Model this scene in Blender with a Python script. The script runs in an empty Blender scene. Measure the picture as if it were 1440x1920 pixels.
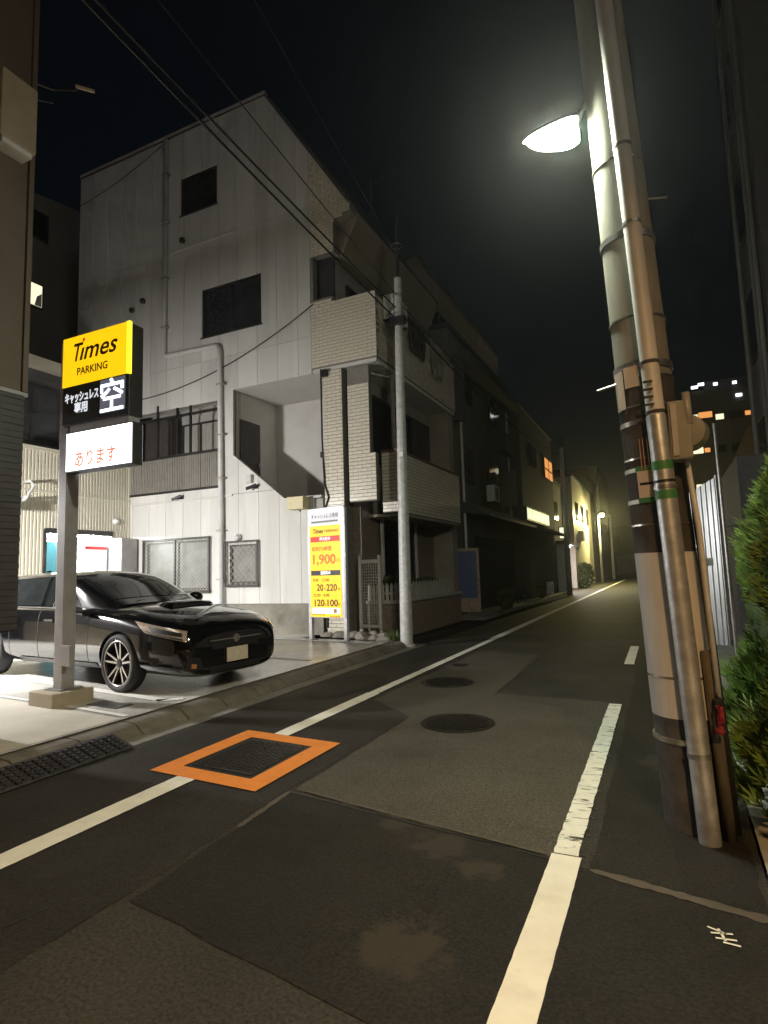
import bpy, bmesh, math, random
from mathutils import Vector, Matrix
from mathutils.bvhtree import BVHTree
random.seed(7)
R = math.radians
S = bpy.context.scene
COL = S.collection

# ------------------------------------------------------------------ camera
yaw, pit, rol = R(25.29), R(5.789), R(-1.74)
fw = Vector((-math.sin(yaw)*math.cos(pit), math.cos(yaw)*math.cos(pit), math.sin(pit)))
rt = Vector((math.cos(yaw), math.sin(yaw), 0)); up = rt.cross(fw)
r2 = rt*math.cos(rol)+up*math.sin(rol); u2 = up*math.cos(rol)-rt*math.sin(rol)
cd = bpy.data.cameras.new('camera'); cam = bpy.data.objects.new('camera', cd); COL.objects.link(cam)
m = Matrix((r2, u2, -fw)).transposed().to_4x4(); m.translation = (0, 0, 1.5); cam.matrix_world = m
cd.sensor_fit = 'VERTICAL'; cd.sensor_height = 24; cd.lens = 1093.4/1920*24
cd.clip_start = .05; cd.clip_end = 2000
S.camera = cam

# ------------------------------------------------------------------ night sky, weak added fill sun, exposure
W = bpy.data.worlds.new('World'); S.world = W; W.use_nodes = True
wn = W.node_tree.nodes; wl = W.node_tree.links
sky = wn.new('ShaderNodeTexSky'); sky.sky_type = 'NISHITA'; sky.sun_disc = False
sky.sun_elevation = R(37); sky.sun_rotation = R(122); sky.air_density = 1.5; sky.dust_density = 3
wl.new(sky.outputs[0], wn['Background'].inputs[0]); wn['Background'].inputs[1].default_value = 0.0011
sd = bpy.data.lights.new('fill_sun', 'SUN'); sd.energy = .09; sd.angle = R(20); sd.color = (1, .95, .9)  # unseen fill added to lift the dark street fronts
so = bpy.data.objects.new('fill_sun', sd); COL.objects.link(so); so.location = (0, 0, 40)
so.rotation_euler = Vector((-.68, .42, -.6)).to_track_quat('-Z', 'Y').to_euler()
S.view_settings.view_transform = 'Standard'; S.view_settings.look = 'None'
S.view_settings.exposure = 0; S.view_settings.gamma = 1
S.view_settings.use_curve_mapping = False
S.render.engine = 'CYCLES'
S.cycles.use_denoising = True
S.cycles.sample_clamp_indirect = 4; S.cycles.use_adaptive_sampling = True; S.cycles.adaptive_threshold = .03
S.cycles.max_bounces = 4; S.cycles.diffuse_bounces = 3; S.cycles.glossy_bounces = 3; S.cycles.transmission_bounces = 2; S.cycles.transparent_max_bounces = 2
S.cycles.caustics_reflective = False; S.cycles.caustics_refractive = False

# light levels of the lit things in the place (emission strength)
LAMP_NEAR = 900; LAMP_BACK = 2800; LAMP_LOT = 560; LAMP_FLOOD = 1800; LAMP_FAR = 4500

# ------------------------------------------------------------------ materials
def mat(name, col, rough=.7, metal=0, amt=.12, scale=6, bump=0, bscale=60, emit=None, es=0, coat=0, spec=.5, stain=None, ss=1.3, sa=.5, stretch=None, fine=0):
    M = bpy.data.materials.new(name); M.use_nodes = True
    n = M.node_tree.nodes; l = M.node_tree.links; b = n['Principled BSDF']
    b.inputs['Roughness'].default_value = rough; b.inputs['Metallic'].default_value = metal
    b.inputs['Coat Weight'].default_value = coat; b.inputs['Specular IOR Level'].default_value = spec
    tc = n.new('ShaderNodeTexCoord'); src = tc.outputs['Object']
    if stretch:
        mp = n.new('ShaderNodeMapping'); mp.inputs['Scale'].default_value = stretch
        l.new(src, mp.inputs[0]); src = mp.outputs[0]
    nz = n.new('ShaderNodeTexNoise'); nz.inputs['Scale'].default_value = scale; nz.inputs['Detail'].default_value = 5
    nz.inputs['Roughness'].default_value = .6
    l.new(src, nz.inputs['Vector'])
    rp = n.new('ShaderNodeValToRGB'); l.new(nz.outputs[0], rp.inputs[0])
    rp.color_ramp.elements[0].position = .32; rp.color_ramp.elements[1].position = .68
    rp.color_ramp.elements[0].color = (*[max(0, c*(1-amt)) for c in col], 1)
    rp.color_ramp.elements[1].color = (*[min(1, c*(1+amt)) for c in col], 1)
    out = rp.outputs[0]
    if stain:
        n2 = n.new('ShaderNodeTexNoise'); n2.inputs['Scale'].default_value = ss; n2.inputs['Detail'].default_value = 7
        n2.inputs['Roughness'].default_value = .65
        l.new(src, n2.inputs['Vector'])
        r2_ = n.new('ShaderNodeValToRGB'); l.new(n2.outputs[0], r2_.inputs[0])
        r2_.color_ramp.elements[0].position = .5; r2_.color_ramp.elements[1].position = .66
        r2_.color_ramp.elements[0].color = (0, 0, 0, 1); r2_.color_ramp.elements[1].color = (sa, sa, sa, 1)
        mx = n.new('ShaderNodeMix'); mx.data_type = 'RGBA'
        l.new(r2_.outputs[0], mx.inputs[0]); l.new(out, mx.inputs[6]); mx.inputs[7].default_value = (*stain, 1)
        out = mx.outputs[2]
    if fine:
        n3 = n.new('ShaderNodeTexNoise'); n3.inputs['Scale'].default_value = fine; n3.inputs['Detail'].default_value = 3
        l.new(tc.outputs['Object'], n3.inputs['Vector'])
        r3 = n.new('ShaderNodeValToRGB'); l.new(n3.outputs[0], r3.inputs[0])
        r3.color_ramp.elements[0].position = .3; r3.color_ramp.elements[1].position = .72
        r3.color_ramp.elements[0].color = (.5, .5, .5, 1); r3.color_ramp.elements[1].color = (1.5, 1.5, 1.5, 1)
        m3 = n.new('ShaderNodeMix'); m3.data_type = 'RGBA'; m3.blend_type = 'MULTIPLY'; m3.inputs[0].default_value = 1
        l.new(out, m3.inputs[6]); l.new(r3.outputs[0], m3.inputs[7]); out = m3.outputs[2]
    l.new(out, b.inputs['Base Color'])
    if bump:
        nb = n.new('ShaderNodeTexNoise'); nb.inputs['Scale'].default_value = bscale; nb.inputs['Detail'].default_value = 4
        l.new(tc.outputs['Object'], nb.inputs['Vector'])
        bp = n.new('ShaderNodeBump'); bp.inputs['Strength'].default_value = bump; bp.inputs['Distance'].default_value = .01
        l.new(nb.outputs[0], bp.inputs['Height']); l.new(bp.outputs[0], b.inputs['Normal'])
    if emit:
        b.inputs['Emission Color'].default_value = (*emit, 1); b.inputs['Emission Strength'].default_value = es
    return M

def worn_paint(name, col, under, lo, hi, sx=1.0):
    """road paint worn through to the asphalt in cracks and flakes"""
    M = mat(name, col, .65, amt=.08, scale=9)
    n = M.node_tree.nodes; l = M.node_tree.links; b = n['Principled BSDF']
    old = b.inputs['Base Color'].links[0].from_socket
    tc = [x for x in n if x.type == 'TEX_COORD'][0]
    mp = n.new('ShaderNodeMapping'); mp.inputs['Scale'].default_value = (sx, 4.5, 1); l.new(tc.outputs['Object'], mp.inputs[0])
    nz = n.new('ShaderNodeTexNoise'); nz.inputs['Scale'].default_value = 5; nz.inputs['Detail'].default_value = 8
    nz.inputs['Roughness'].default_value = .7; nz.inputs['Distortion'].default_value = .6
    l.new(mp.outputs[0], nz.inputs['Vector'])
    r = n.new('ShaderNodeValToRGB'); r.color_ramp.elements[0].position = lo; r.color_ramp.elements[1].position = hi
    l.new(nz.outputs[0], r.inputs[0])
    mx = n.new('ShaderNodeMix'); mx.data_type = 'RGBA'
    l.new(r.outputs[0], mx.inputs[0]); l.new(old, mx.inputs[6]); mx.inputs[7].default_value = (*under, 1)
    l.new(mx.outputs[2], b.inputs['Base Color'])
    return M

M = {}
M['asphalt'] = mat('asphalt_old', (.036, .0335, .029), .74, spec=.22, amt=.2, scale=1.1, bump=.35, bscale=170, stain=(.024, .022, .019), ss=.7, sa=.9, fine=60)
M['asphalt_pale'] = mat('asphalt_pale', (.076, .069, .056), .74, spec=.22, amt=.14, scale=1.6, bump=.35, bscale=170, stain=(.048, .042, .033), ss=.8, sa=.9, fine=60)
M['asphalt_new'] = mat('asphalt_fresh', (.017, .016, .0142), .74, spec=.22, amt=.2, scale=2, bump=.35, bscale=170, stain=(.024, .02, .016), ss=1.15, sa=.9, fine=60)
M['asphalt_mid'] = mat('asphalt_mid', (.027, .0245, .022), .74, spec=.22, amt=.18, scale=2, bump=.35, bscale=170, stain=(.019, .018, .017), ss=.9, sa=.8, fine=60)
def worn_spots(Mt, spots, col):
    """ragged worn areas of the surface round given points (object coordinates, metres)"""
    n = Mt.node_tree.nodes; l = Mt.node_tree.links; b = n['Principled BSDF']; old = b.inputs['Base Color'].links[0].from_socket
    tc = [x for x in n if x.type == 'TEX_COORD'][0]
    nz = n.new('ShaderNodeTexNoise'); nz.inputs['Scale'].default_value = 9; nz.inputs['Detail'].default_value = 7; nz.inputs['Roughness'].default_value = .68
    l.new(tc.outputs['Object'], nz.inputs['Vector']); acc = None
    for (x, y, r) in spots:
        d = n.new('ShaderNodeVectorMath'); d.operation = 'DISTANCE'; l.new(tc.outputs['Object'], d.inputs[0]); d.inputs[1].default_value = (x, y, 0)
        k = n.new('ShaderNodeMath'); k.operation = 'MULTIPLY_ADD'; l.new(d.outputs['Value'], k.inputs[0]); k.inputs[1].default_value = -.36/r; k.inputs[2].default_value = .36
        if acc is None: acc = k.outputs[0]
        else:
            mx_ = n.new('ShaderNodeMath'); mx_.operation = 'MAXIMUM'; l.new(acc, mx_.inputs[0]); l.new(k.outputs[0], mx_.inputs[1]); acc = mx_.outputs[0]
    cl = n.new('ShaderNodeMath'); cl.operation = 'MAXIMUM'; l.new(acc, cl.inputs[0]); cl.inputs[1].default_value = -.5
    ad = n.new('ShaderNodeMath'); ad.operation = 'ADD'; l.new(cl.outputs[0], ad.inputs[0]); l.new(nz.outputs[0], ad.inputs[1])
    r_ = n.new('ShaderNodeValToRGB'); r_.color_ramp.elements[0].position = .55; r_.color_ramp.elements[1].position = .68; l.new(ad.outputs[0], r_.inputs[0])
    m_ = n.new('ShaderNodeMix'); m_.data_type = 'RGBA'; l.new(r_.outputs[0], m_.inputs[0]); l.new(old, m_.inputs[6]); m_.inputs[7].default_value = (*col, 1)
    l.new(m_.outputs[2], b.inputs['Base Color'])
worn_spots(M['asphalt_new'], [(-1.05, 2.26, .24), (-1.2, 3.14, .2), (-.95, 2.98, .14), (-1.55, 3.3, .12), (.06, 6.1, .3), (-.12, 5.0, .22), (.08, 4.4, .12), (.1, 7.6, .3), (.2, 9.4, .4)], (.038, .031, .024))
worn_spots(M['asphalt'], [(-1.6, .9, .3), (-3.2, 1.2, .3), (-2.8, 8.8, .3), (-1.2, 8.4, .4), (-2.4, 11.5, .5)], (.05, .042, .032))
M['lot'] = mat('lot_paving', (.58, .57, .53), .27, amt=.15, scale=1.5, bump=.15, bscale=90, stain=(.3, .29, .27), ss=.8, sa=.6, fine=150)
M['apron'] = mat('apron_concrete', (.56, .52, .45), .7, amt=.08, scale=2, bump=.1, bscale=80, stain=(.42, .39, .33), ss=1.6, sa=.6)
M['pave'] = mat('pale_paving', (.36, .37, .33), .7, amt=.1, scale=3, bump=.1, bscale=80, stain=(.24, .24, .2), ss=1.4, sa=.6)
M['kerb'] = mat('kerb_concrete', (.15, .135, .11), .8, amt=.25, scale=5, bump=.3, bscale=60, stain=(.1, .08, .055), ss=3, sa=.8)
M['gutter'] = mat('gutter_concrete', (.2, .19, .165), .75, amt=.2, scale=4, bump=.2, bscale=60, stain=(.1, .095, .08), ss=2, sa=.7)
M['line'] = mat('white_road_paint', (.78, .76, .68), .6, amt=.07, scale=5, stain=(.55, .5, .42), ss=4, sa=.35, bump=.1, bscale=120)
M['worn'] = worn_paint('worn_road_paint', (.74, .74, .66), (.04, .036, .03), .565, .61)
M['lotline'] = worn_paint('lot_line_paint', (.75, .74, .7), (.13, .12, .11), .6, .68)
M['orange'] = worn_paint('orange_road_paint', (.74, .23, .03), (.12, .06, .025), .62, .72, 4.5)
M['iron'] = mat('cast_iron', (.035, .032, .03), .5, metal=.6, amt=.3, scale=12, bump=.2, bscale=80)
M['rubber'] = mat('ramp_rubber', (.035, .035, .04), .55, amt=.2, scale=8)
M['panel'] = mat('painted_wall_panel', (.62, .61, .585), .75, amt=.07, scale=1.4, stain=(.47, .45, .415), ss=2.1, sa=.5, stretch=(1, 1, .11), bump=.08, bscale=50)
_n = M['panel'].node_tree.nodes; _l = M['panel'].node_tree.links; _b = _n['Principled BSDF']; _o = _b.inputs['Base Color'].links[0].from_socket
_i = _n.new('ShaderNodeObjectInfo'); _m = _n.new('ShaderNodeMapRange'); _m.inputs[3].default_value = .9; _m.inputs[4].default_value = 1.06; _l.new(_i.outputs['Random'], _m.inputs[0])
_x = _n.new('ShaderNodeMix'); _x.data_type = 'RGBA'; _x.blend_type = 'MULTIPLY'; _x.inputs[0].default_value = 1; _l.new(_o, _x.inputs[6]); _l.new(_m.outputs[0], _x.inputs[7]); _l.new(_x.outputs[2], _b.inputs['Base Color'])
M['soffit'] = mat('white_soffit', (.62, .6, .57), .8, amt=.06, scale=1.5, stain=(.5, .47, .43), ss=1, sa=.5)
M['joint'] = mat('mortar', (.2, .185, .165), .9, amt=.12, scale=8)
M['tile'] = mat('glazed_brick_tile', (.7, .64, .53), .27, amt=.14, scale=9, stain=(.52, .45, .36), ss=2.2, sa=.5, coat=.15)
M['tile_dark'] = mat('brown_brick_tile', (.26, .2, .145), .38, amt=.14, scale=9)
M['dado'] = mat('dado_concrete', (.22, .205, .17), .85, amt=.22, scale=2, stain=(.1, .1, .075), ss=1.6, sa=.7, bump=.2)
M['core'] = mat('core_wall', (.4, .38, .355), .85, amt=.06)  # plain grey tone for cores, inner walls and treads
M['roof'] = mat('roofing', (.06, .06, .065), .7, amt=.15)
M['frame'] = mat('window_aluminium', (.05, .047, .045), .45, metal=.4)
M['glass'] = mat('dark_glass', (.03, .031, .035), .06, amt=.3, scale=3)
M['figured'] = mat('figured_glass', (.03, .03, .036), .16, amt=.4, scale=14, bump=1, bscale=55)
M['frost'] = mat('frosted_glass', (.2, .2, .19), .35, amt=.25, scale=3)
M['curtain'] = mat('curtain', (.32, .31, .28), .9, amt=.2, scale=5, stretch=(8, 8, .3))
M['pipe'] = mat('white_vinyl_pipe', (.58, .58, .57), .45, amt=.08, scale=3, stain=(.42, .39, .35), ss=2, sa=.5)
M['wood'] = mat('dark_panel', (.05, .042, .036), .5, amt=.25, scale=6)
M['rail'] = mat('dark_railing', (.04, .037, .035), .45, metal=.5)
M['railgrey'] = mat('grey_slat', (.3, .28, .25), .55)
M['siding'] = mat('cream_siding', (.6, .56, .45), .5, amt=.06, scale=2, stain=(.48, .44, .35), ss=1, sa=.4)
M['steel'] = mat('galvanised_steel', (.42, .42, .42), .33, metal=.85, amt=.2, scale=14, stain=(.28, .26, .23), ss=5, sa=.6)
M['polesteel'] = mat('weathered_grey_pole', (.56, .56, .55), .5, metal=.1, amt=.22, scale=18, stain=(.24, .23, .22), ss=9, sa=.6)
M['conc'] = mat('pole_concrete', (.27, .265, .23), .92, spec=.2, amt=.2, scale=5, stain=(.15, .145, .125), ss=2.5, sa=.8, stretch=(1, 1, .3), bump=.12, bscale=70)
M['wrap'] = mat('brown_antisticker_wrap', (.066, .062, .056), .75, spec=.25, amt=.25, scale=6, stain=(.042, .039, .036), ss=3, sa=.8, bump=.25, bscale=90)
M['sheet'] = mat('pale_guard_sheet', (.56, .55, .53), .6, spec=.3, amt=.08, scale=4, stain=(.4, .39, .37), ss=2.5, sa=.7, stretch=(1, 1, .3))
M['black'] = mat('black_plastic', (.018, .018, .02), .4)
M['cabinet'] = mat('dark_sign_cabinet', (.035, .03, .03), .45)
M['post'] = mat('grey_sign_post', (.36, .34, .335), .5, metal=.2, amt=.1)
M['yellow'] = mat('lit_yellow_sign', (.8, .5, .01), .35, emit=(1, .6, .004), es=1.05)
M['yellow_edge'] = mat('lit_yellow_edge', (.9, .7, .05), .35, emit=(1, .84, .03), es=1.5)
M['whitelit'] = mat('lit_white_sign', (.8, .8, .8), .35, emit=(.93, .97, 1), es=3.2)
M['led'] = mat('lit_white_led', (.8, .8, .8), .4, emit=(.85, .9, 1), es=3.0)
M['ledback'] = mat('led_display_face', (.12, .12, .14), .3, emit=(.6, .62, .8), es=.14)
M['lettering'] = mat('white_lit_letter', (.8, .8, .8), .4, emit=(.88, .92, 1), es=.85)
M['brownink'] = mat('dark_letter', (.06, .022, .004), .5)
M['redink'] = mat('red_letter', (.75, .06, .01), .5, emit=(1, .1, .01), es=.5)
M['paleink'] = mat('pale_red_letter', (.8, .3, .2), .5, emit=(1, .36, .22), es=.7)
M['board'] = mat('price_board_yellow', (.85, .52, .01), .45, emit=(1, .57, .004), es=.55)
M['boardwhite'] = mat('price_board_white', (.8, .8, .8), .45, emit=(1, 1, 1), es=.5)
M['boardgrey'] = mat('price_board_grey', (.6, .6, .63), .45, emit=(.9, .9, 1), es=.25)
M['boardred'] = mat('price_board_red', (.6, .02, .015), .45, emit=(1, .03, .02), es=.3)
M['alum'] = mat('aluminium_frame', (.62, .62, .65), .35, metal=.5)
M['paint'] = mat('black_car_paint', (.004, .004, .0045), .09, coat=1, amt=.1)
M['carglass'] = mat('car_glass', (.012, .014, .014), .05, coat=.6, amt=.2)
M['tyre'] = mat('tyre', (.014, .014, .014), .75)
M['alloy'] = mat('alloy_spoke', (.62, .6, .57), .22, metal=.9, amt=.05)
M['alloydark'] = mat('alloy_dark', (.02, .02, .021), .35, metal=.6)
M['lens'] = mat('headlight_lens', (.75, .62, .5), .14, metal=.55, coat=1, amt=.3, scale=14)  # peach reflection of the street lighting put into the lens colour
M['trim'] = mat('satin_chrome', (.5, .48, .45), .2, metal=.9)
M['plate'] = mat('plate_face', (.62, .54, .42), .5, amt=.12, scale=12)
M['reflector'] = mat('amber_lens', (.45, .2, .06), .2, coat=1)
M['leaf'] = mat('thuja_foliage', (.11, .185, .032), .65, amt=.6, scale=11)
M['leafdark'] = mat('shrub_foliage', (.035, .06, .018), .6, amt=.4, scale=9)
M['weed'] = mat('weed', (.08, .12, .03), .6, amt=.4, scale=12)
M['bark'] = mat('bark', (.09, .065, .045), .9, amt=.3, scale=10, bump=.4)
M['stone'] = mat('garden_stone', (.22, .2, .17), .85, amt=.3, scale=7, bump=.4, bscale=25)
M['cable'] = mat('cable_sheath', (.004, .004, .0045), .6)
M['brownwall'] = mat('brown_siding', (.16, .12, .09), .7, amt=.12, scale=2, stain=(.12, .1, .085), ss=.8, sa=.6)
M['darktile'] = mat('charcoal_cladding', (.055, .05, .052), .5, amt=.15)
M['basewall'] = mat('beige_base_wall', (.4, .34, .26), .75, amt=.08)
M['boxpaint'] = mat('beige_cover', (.42, .34, .25), .5, amt=.05)
M['greywall'] = mat('grey_mortar_wall', (.17, .165, .15), .85, amt=.16, scale=1.2, stain=(.1, .1, .09), ss=.7, sa=.7, stretch=(1, 1, .35))
M['beigewall'] = mat('beige_mortar_wall', (.3, .26, .21), .85, amt=.12, scale=1.2, stain=(.2, .18, .15), ss=.7, sa=.6)
M['darkwall'] = mat('dark_wall', (.075, .073, .075), .8, amt=.15)
M['blue'] = mat('blue_board', (.07, .1, .23), .5, amt=.08, scale=4)
M['peel'] = mat('weathered_cream_frame', (.42, .3, .22), .7, amt=.3, scale=12)
M['lit_warm'] = mat('lit_window_warm', (.8, .6, .4), .5, emit=(1, .38, .1), es=.9)
M['lit_cream'] = mat('lit_window_cream', (.8, .8, .6), .5, emit=(1, .95, .66), es=1.1)
M['lit_green'] = mat('lit_window_green', (.8, .8, .6), .5, emit=(.8, .95, .55), es=1.0)
M['lit_white'] = mat('lit_window_white', (.8, .8, .8), .5, emit=(.9, .95, 1), es=2.5)
M['teal'] = mat('lit_teal_panel', (.1, .35, .42), .4, emit=(.15, .55, .68), es=.45)
M['vend'] = mat('lit_vending_face', (.8, .82, .85), .3, emit=(.9, .95, 1), es=2.2)
M['white'] = mat('white_enamel', (.75, .75, .74), .4, amt=.04)
M['red'] = mat('red_strip', (.6, .04, .04), .5, emit=(1, .1, .1), es=.3)
M['lamp_near'] = mat('lamp_lens', (.8, .8, .7), .4, emit=(.95, 1, .78), es=LAMP_NEAR)
M['lamp_back'] = mat('lamp_lens_warm', (.8, .8, .7), .4, emit=(1, .57, .23), es=LAMP_BACK)
M['lamp_lot'] = mat('tube_light', (.8, .8, .8), .4, emit=(.95, 1, .97), es=LAMP_LOT)
M['lamp_flood'] = mat('flood_lens', (.8, .8, .8), .4, emit=(1, .975, .94), es=LAMP_FLOOD)
M['lamp_far'] = mat('lamp_lens_far', (.8, .8, .6), .4, emit=(1, .87, .36), es=LAMP_FAR)
M['lamp_door'] = mat('entrance_lamp', (.8, .8, .8), .4, emit=(1, .88, .86), es=500)
M['tag'] = mat('cream_tag', (.6, .5, .42), .6, amt=.06)
M['green'] = mat('green_tape', (.05, .2, .06), .5)
M['silverband'] = mat('steel_band', (.6, .58, .52), .25, metal=.9)
M['redcloth'] = mat('red_cloth', (.22, .02, .03), .9, amt=.3, scale=30)
M['hoard'] = mat('zinc_sheet', (.52, .54, .56), .28, metal=.7, amt=.08, scale=3)
M['lattice'] = mat('cream_lattice', (.42, .4, .36), .6, amt=.1)
M['crackfill'] = mat('crack_sealant', (.075, .06, .045), .6, amt=.2, scale=8)

# ------------------------------------------------------------------ mesh helpers
class MB:
    def __init__(s): s.v = []; s.f = []
    def add(s, vs, fs):
        o = len(s.v); s.v += [tuple(p) for p in vs]; s.f += [tuple(i+o for i in f) for f in fs]; return s
    def box(s, x0, x1, y0, y1, z0, z1):
        vs = [(x, y, z) for z in (z0, z1) for y in (y0, y1) for x in (x0, x1)]
        return s.add(vs, [(0, 2, 3, 1), (4, 5, 7, 6), (0, 1, 5, 4), (2, 6, 7, 3), (0, 4, 6, 2), (1, 3, 7, 5)])
    def quad(s, a, b, c, d): return s.add([a, b, c, d], [(0, 1, 2, 3)])
    def sheet(s, poly, z): return s.add([(x, y, z) for x, y in poly], [tuple(range(len(poly)))])
    def prism(s, poly, axis, a, b):
        """poly (u,v): axis 'y' -> u=x v=z ; 'x' -> u=y v=z ; 'z' -> u=x v=y"""
        def P(u, v, t): return (u, t, v) if axis == 'y' else ((t, u, v) if axis == 'x' else (u, v, t))
        n = len(poly); vs = [P(u, v, a) for u, v in poly]+[P(u, v, b) for u, v in poly]
        return s.add(vs, [tuple(range(n))[::-1], tuple(range(n, 2*n))]+[(i, (i+1) % n, n+(i+1) % n, n+i) for i in range(n)])
    def cyl(s, p, q, r0, r1=None, n=16, caps=True):
        r1 = r0 if r1 is None else r1; p = Vector(p); q = Vector(q); d = (q-p).normalized()
        a = d.orthogonal().normalized(); b = d.cross(a)
        vs = [p+(a*math.cos(t)+b*math.sin(t))*r0 for t in [2*math.pi*i/n for i in range(n)]]
        vs += [q+(a*math.cos(t)+b*math.sin(t))*r1 for t in [2*math.pi*i/n for i in range(n)]]
        fs = [(i, (i+1) % n, n+(i+1) % n, n+i) for i in range(n)]
        if caps: fs += [tuple(range(n))[::-1], tuple(range(n, 2*n))]
        return s.add(vs, fs)
    def tube(s, pts, r, n=8):
        pts = [Vector(p) for p in pts]; rings = []
        ref = Vector((.31, .17, .93))
        for i, p in enumerate(pts):
            d = (pts[min(i+1, len(pts)-1)]-pts[max(i-1, 0)]).normalized()
            a = d.cross(ref).normalized(); b = d.cross(a)
            rings.append([p+(a*math.cos(2*math.pi*k/n)+b*math.sin(2*math.pi*k/n))*r for k in range(n)])
        vs = [v for g in rings for v in g]
        fs = [(i*n+k, i*n+(k+1) % n, (i+1)*n+(k+1) % n, (i+1)*n+k) for i in range(len(pts)-1) for k in range(n)]
        fs += [tuple(range(n))[::-1], tuple(range((len(pts)-1)*n, len(pts)*n))]
        return s.add(vs, fs)
    def lathe(s, prof, n=32, axis='z', c=(0, 0, 0)):
        vs = []
        for r, h in prof:
            for k in range(n):
                t = 2*math.pi*k/n; a, b = r*math.cos(t), r*math.sin(t)
                p = (a, b, h) if axis == 'z' else ((a, h, b) if axis == 'y' else (h, a, b))
                vs.append((p[0]+c[0], p[1]+c[1], p[2]+c[2]))
        fs = [(i*n+k, i*n+(k+1) % n, (i+1)*n+(k+1) % n, (i+1)*n+k) for i in range(len(prof)-1) for k in range(n)]
        return s.add(vs, fs)
    def build(s, name, material, parent=None, smooth=False, bevel=0, segs=2, fix=True):
        me = bpy.data.meshes.new(name); me.from_pydata(s.v, [], s.f)
        if bevel or fix:
            bm = bmesh.new(); bm.from_mesh(me)
            if bevel:
                bmesh.ops.remove_doubles(bm, verts=bm.verts, dist=1e-5)
            bmesh.ops.recalc_face_normals(bm, faces=bm.faces)
            if bevel:
                bmesh.ops.bevel(bm, geom=[e for e in bm.edges if len(e.link_faces) == 2 and e.calc_face_angle(0) > .5], offset=bevel, segments=segs, affect='EDGES', profile=.6)
            bm.to_mesh(me); bm.free()
        return link(name, me, material, parent, smooth)

def link(name, me, material, parent=None, smooth=False):
    if not me.materials: me.materials.append(M[material] if isinstance(material, str) else material)
    if smooth:
        me.polygons.foreach_set('use_smooth', [True]*len(me.polygons))
    o = bpy.data.objects.new(name, me); COL.objects.link(o)
    if parent is not None: attach(o, parent)
    return o

def attach(o, parent):
    o.parent = parent
    if parent.get('world_parts'):
        o.matrix_parent_inverse = Matrix.Translation(-Vector(parent['world_parts']))

def thing(name, label, cat, loc=(0, 0, 0), group=None, world=True):
    o = bpy.data.objects.new(name, None); COL.objects.link(o); o.location = loc
    o.empty_display_size = .2
    o['label'] = label; o['category'] = cat
    if group: o['group'] = group
    if world: o['world_parts'] = tuple(float(v) for v in loc)
    return o
def tag(o, label, cat, group=None):
    o['label'] = label; o['category'] = cat
    if group: o['group'] = group
    return o
def struct(o): o['kind'] = 'structure'; return o
def box(name, material, parent, *b, bevel=0): return MB().box(*b).build(name, material, parent, bevel=bevel, fix=bool(bevel))
def smooth_angle(o, deg=40):
    me = o.data; bm = bmesh.new(); bm.from_mesh(me)
    for f in bm.faces: f.smooth = True
    for e in bm.edges:
        if len(e.link_faces) != 2 or e.calc_face_angle(0) > R(deg): e.smooth = False
    bm.to_mesh(me); bm.free(); return o

def text(body, size, loc, parent, material, rotz=0, shear=0, offset=0, align='CENTER', sx=1, sy=1, name='lettering', extrude=.001, fit=None):
    c = bpy.data.curves.new('lettering', 'FONT'); c.body = body; c.size = size; c.shear = shear; c.offset = offset
    c.align_x = align; c.extrude = extrude; c.resolution_u = 3
    t = bpy.data.objects.new('tmp', c); COL.objects.link(t); bpy.context.view_layer.update()
    me = bpy.data.meshes.new_from_object(t.evaluated_get(bpy.context.evaluated_depsgraph_get()))
    bpy.data.objects.remove(t)
    if fit:
        xs = [v.co.x for v in me.vertices]; sx = fit/(max(xs)-min(xs))
    mt = Matrix.Translation(loc) @ Matrix.Rotation(rotz, 4, 'Z') @ Matrix.Rotation(math.pi/2, 4, 'X') @ Matrix.Diagonal((sx, sy, 1, 1))
    me.transform(mt); me.materials.clear()
    return link(name, me, material, parent)

def evaluated(o):
    bpy.context.view_layer.update()
    return bpy.data.meshes.new_from_object(o.evaluated_get(bpy.context.evaluated_depsgraph_get()))

def clip(poly, a, b, c):
    """keep a*u+b*v<=c"""
    out = []
    for i in range(len(poly)):
        p, q = poly[i], poly[(i+1) % len(poly)]
        dp = a*p[0]+b*p[1]-c; dq = a*q[0]+b*q[1]-c
        if dp <= 0: out.append(p)
        if (dp < 0 < dq) or (dq < 0 < dp):
            t = dp/(dp-dq); out.append((p[0]+(q[0]-p[0])*t, p[1]+(q[1]-p[1])*t))
    return out

# ================================================================== GROUND, ROAD
g = struct(MB().sheet([(-155, -115), (155, -115), (155, 195), (-155, 195)], -.03).build('ground', 'asphalt_mid'))
road = struct(MB().sheet([(-4.5, -25), (.5, -25), (.33, 3), (.36, 5), (.46, 7.8), (.83, 15), (1.0, 20), (1.0, 90), (-4.5, 90)], 0).build('road', 'asphalt'))
def patch(name, poly, z, m): return MB().sheet(poly, z).build(name, m, road)
def rough_poly(poly, amp=.02, step=.12):
    out = []
    for i in range(len(poly)):
        p = Vector(poly[i]); q = Vector(poly[(i+1) % len(poly)]); n = max(1, int((q-p).length/step))
        for k in range(n):
            w = p.lerp(q, k/n); out.append((w.x+random.uniform(-amp, amp), w.y+random.uniform(-amp, amp)))
    return out
patch('asphalt_patch', rough_poly([(-2.36, 2.09), (-2.42, 3.5), (-.61, 3.2), (.31, 3.03), (.33, -6), (-.52, -6), (-.6, 1.78), (-.95, 1.86)], .012), .003, 'asphalt_new')
patch('asphalt_patch', rough_poly([(-4.32, -6), (-4.3, 5.5), (-2.46, 5.62), (-2.47, 3.52), (-2.41, 2.02), (-2.6, -6)], .012), .003, 'asphalt_mid')
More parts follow.
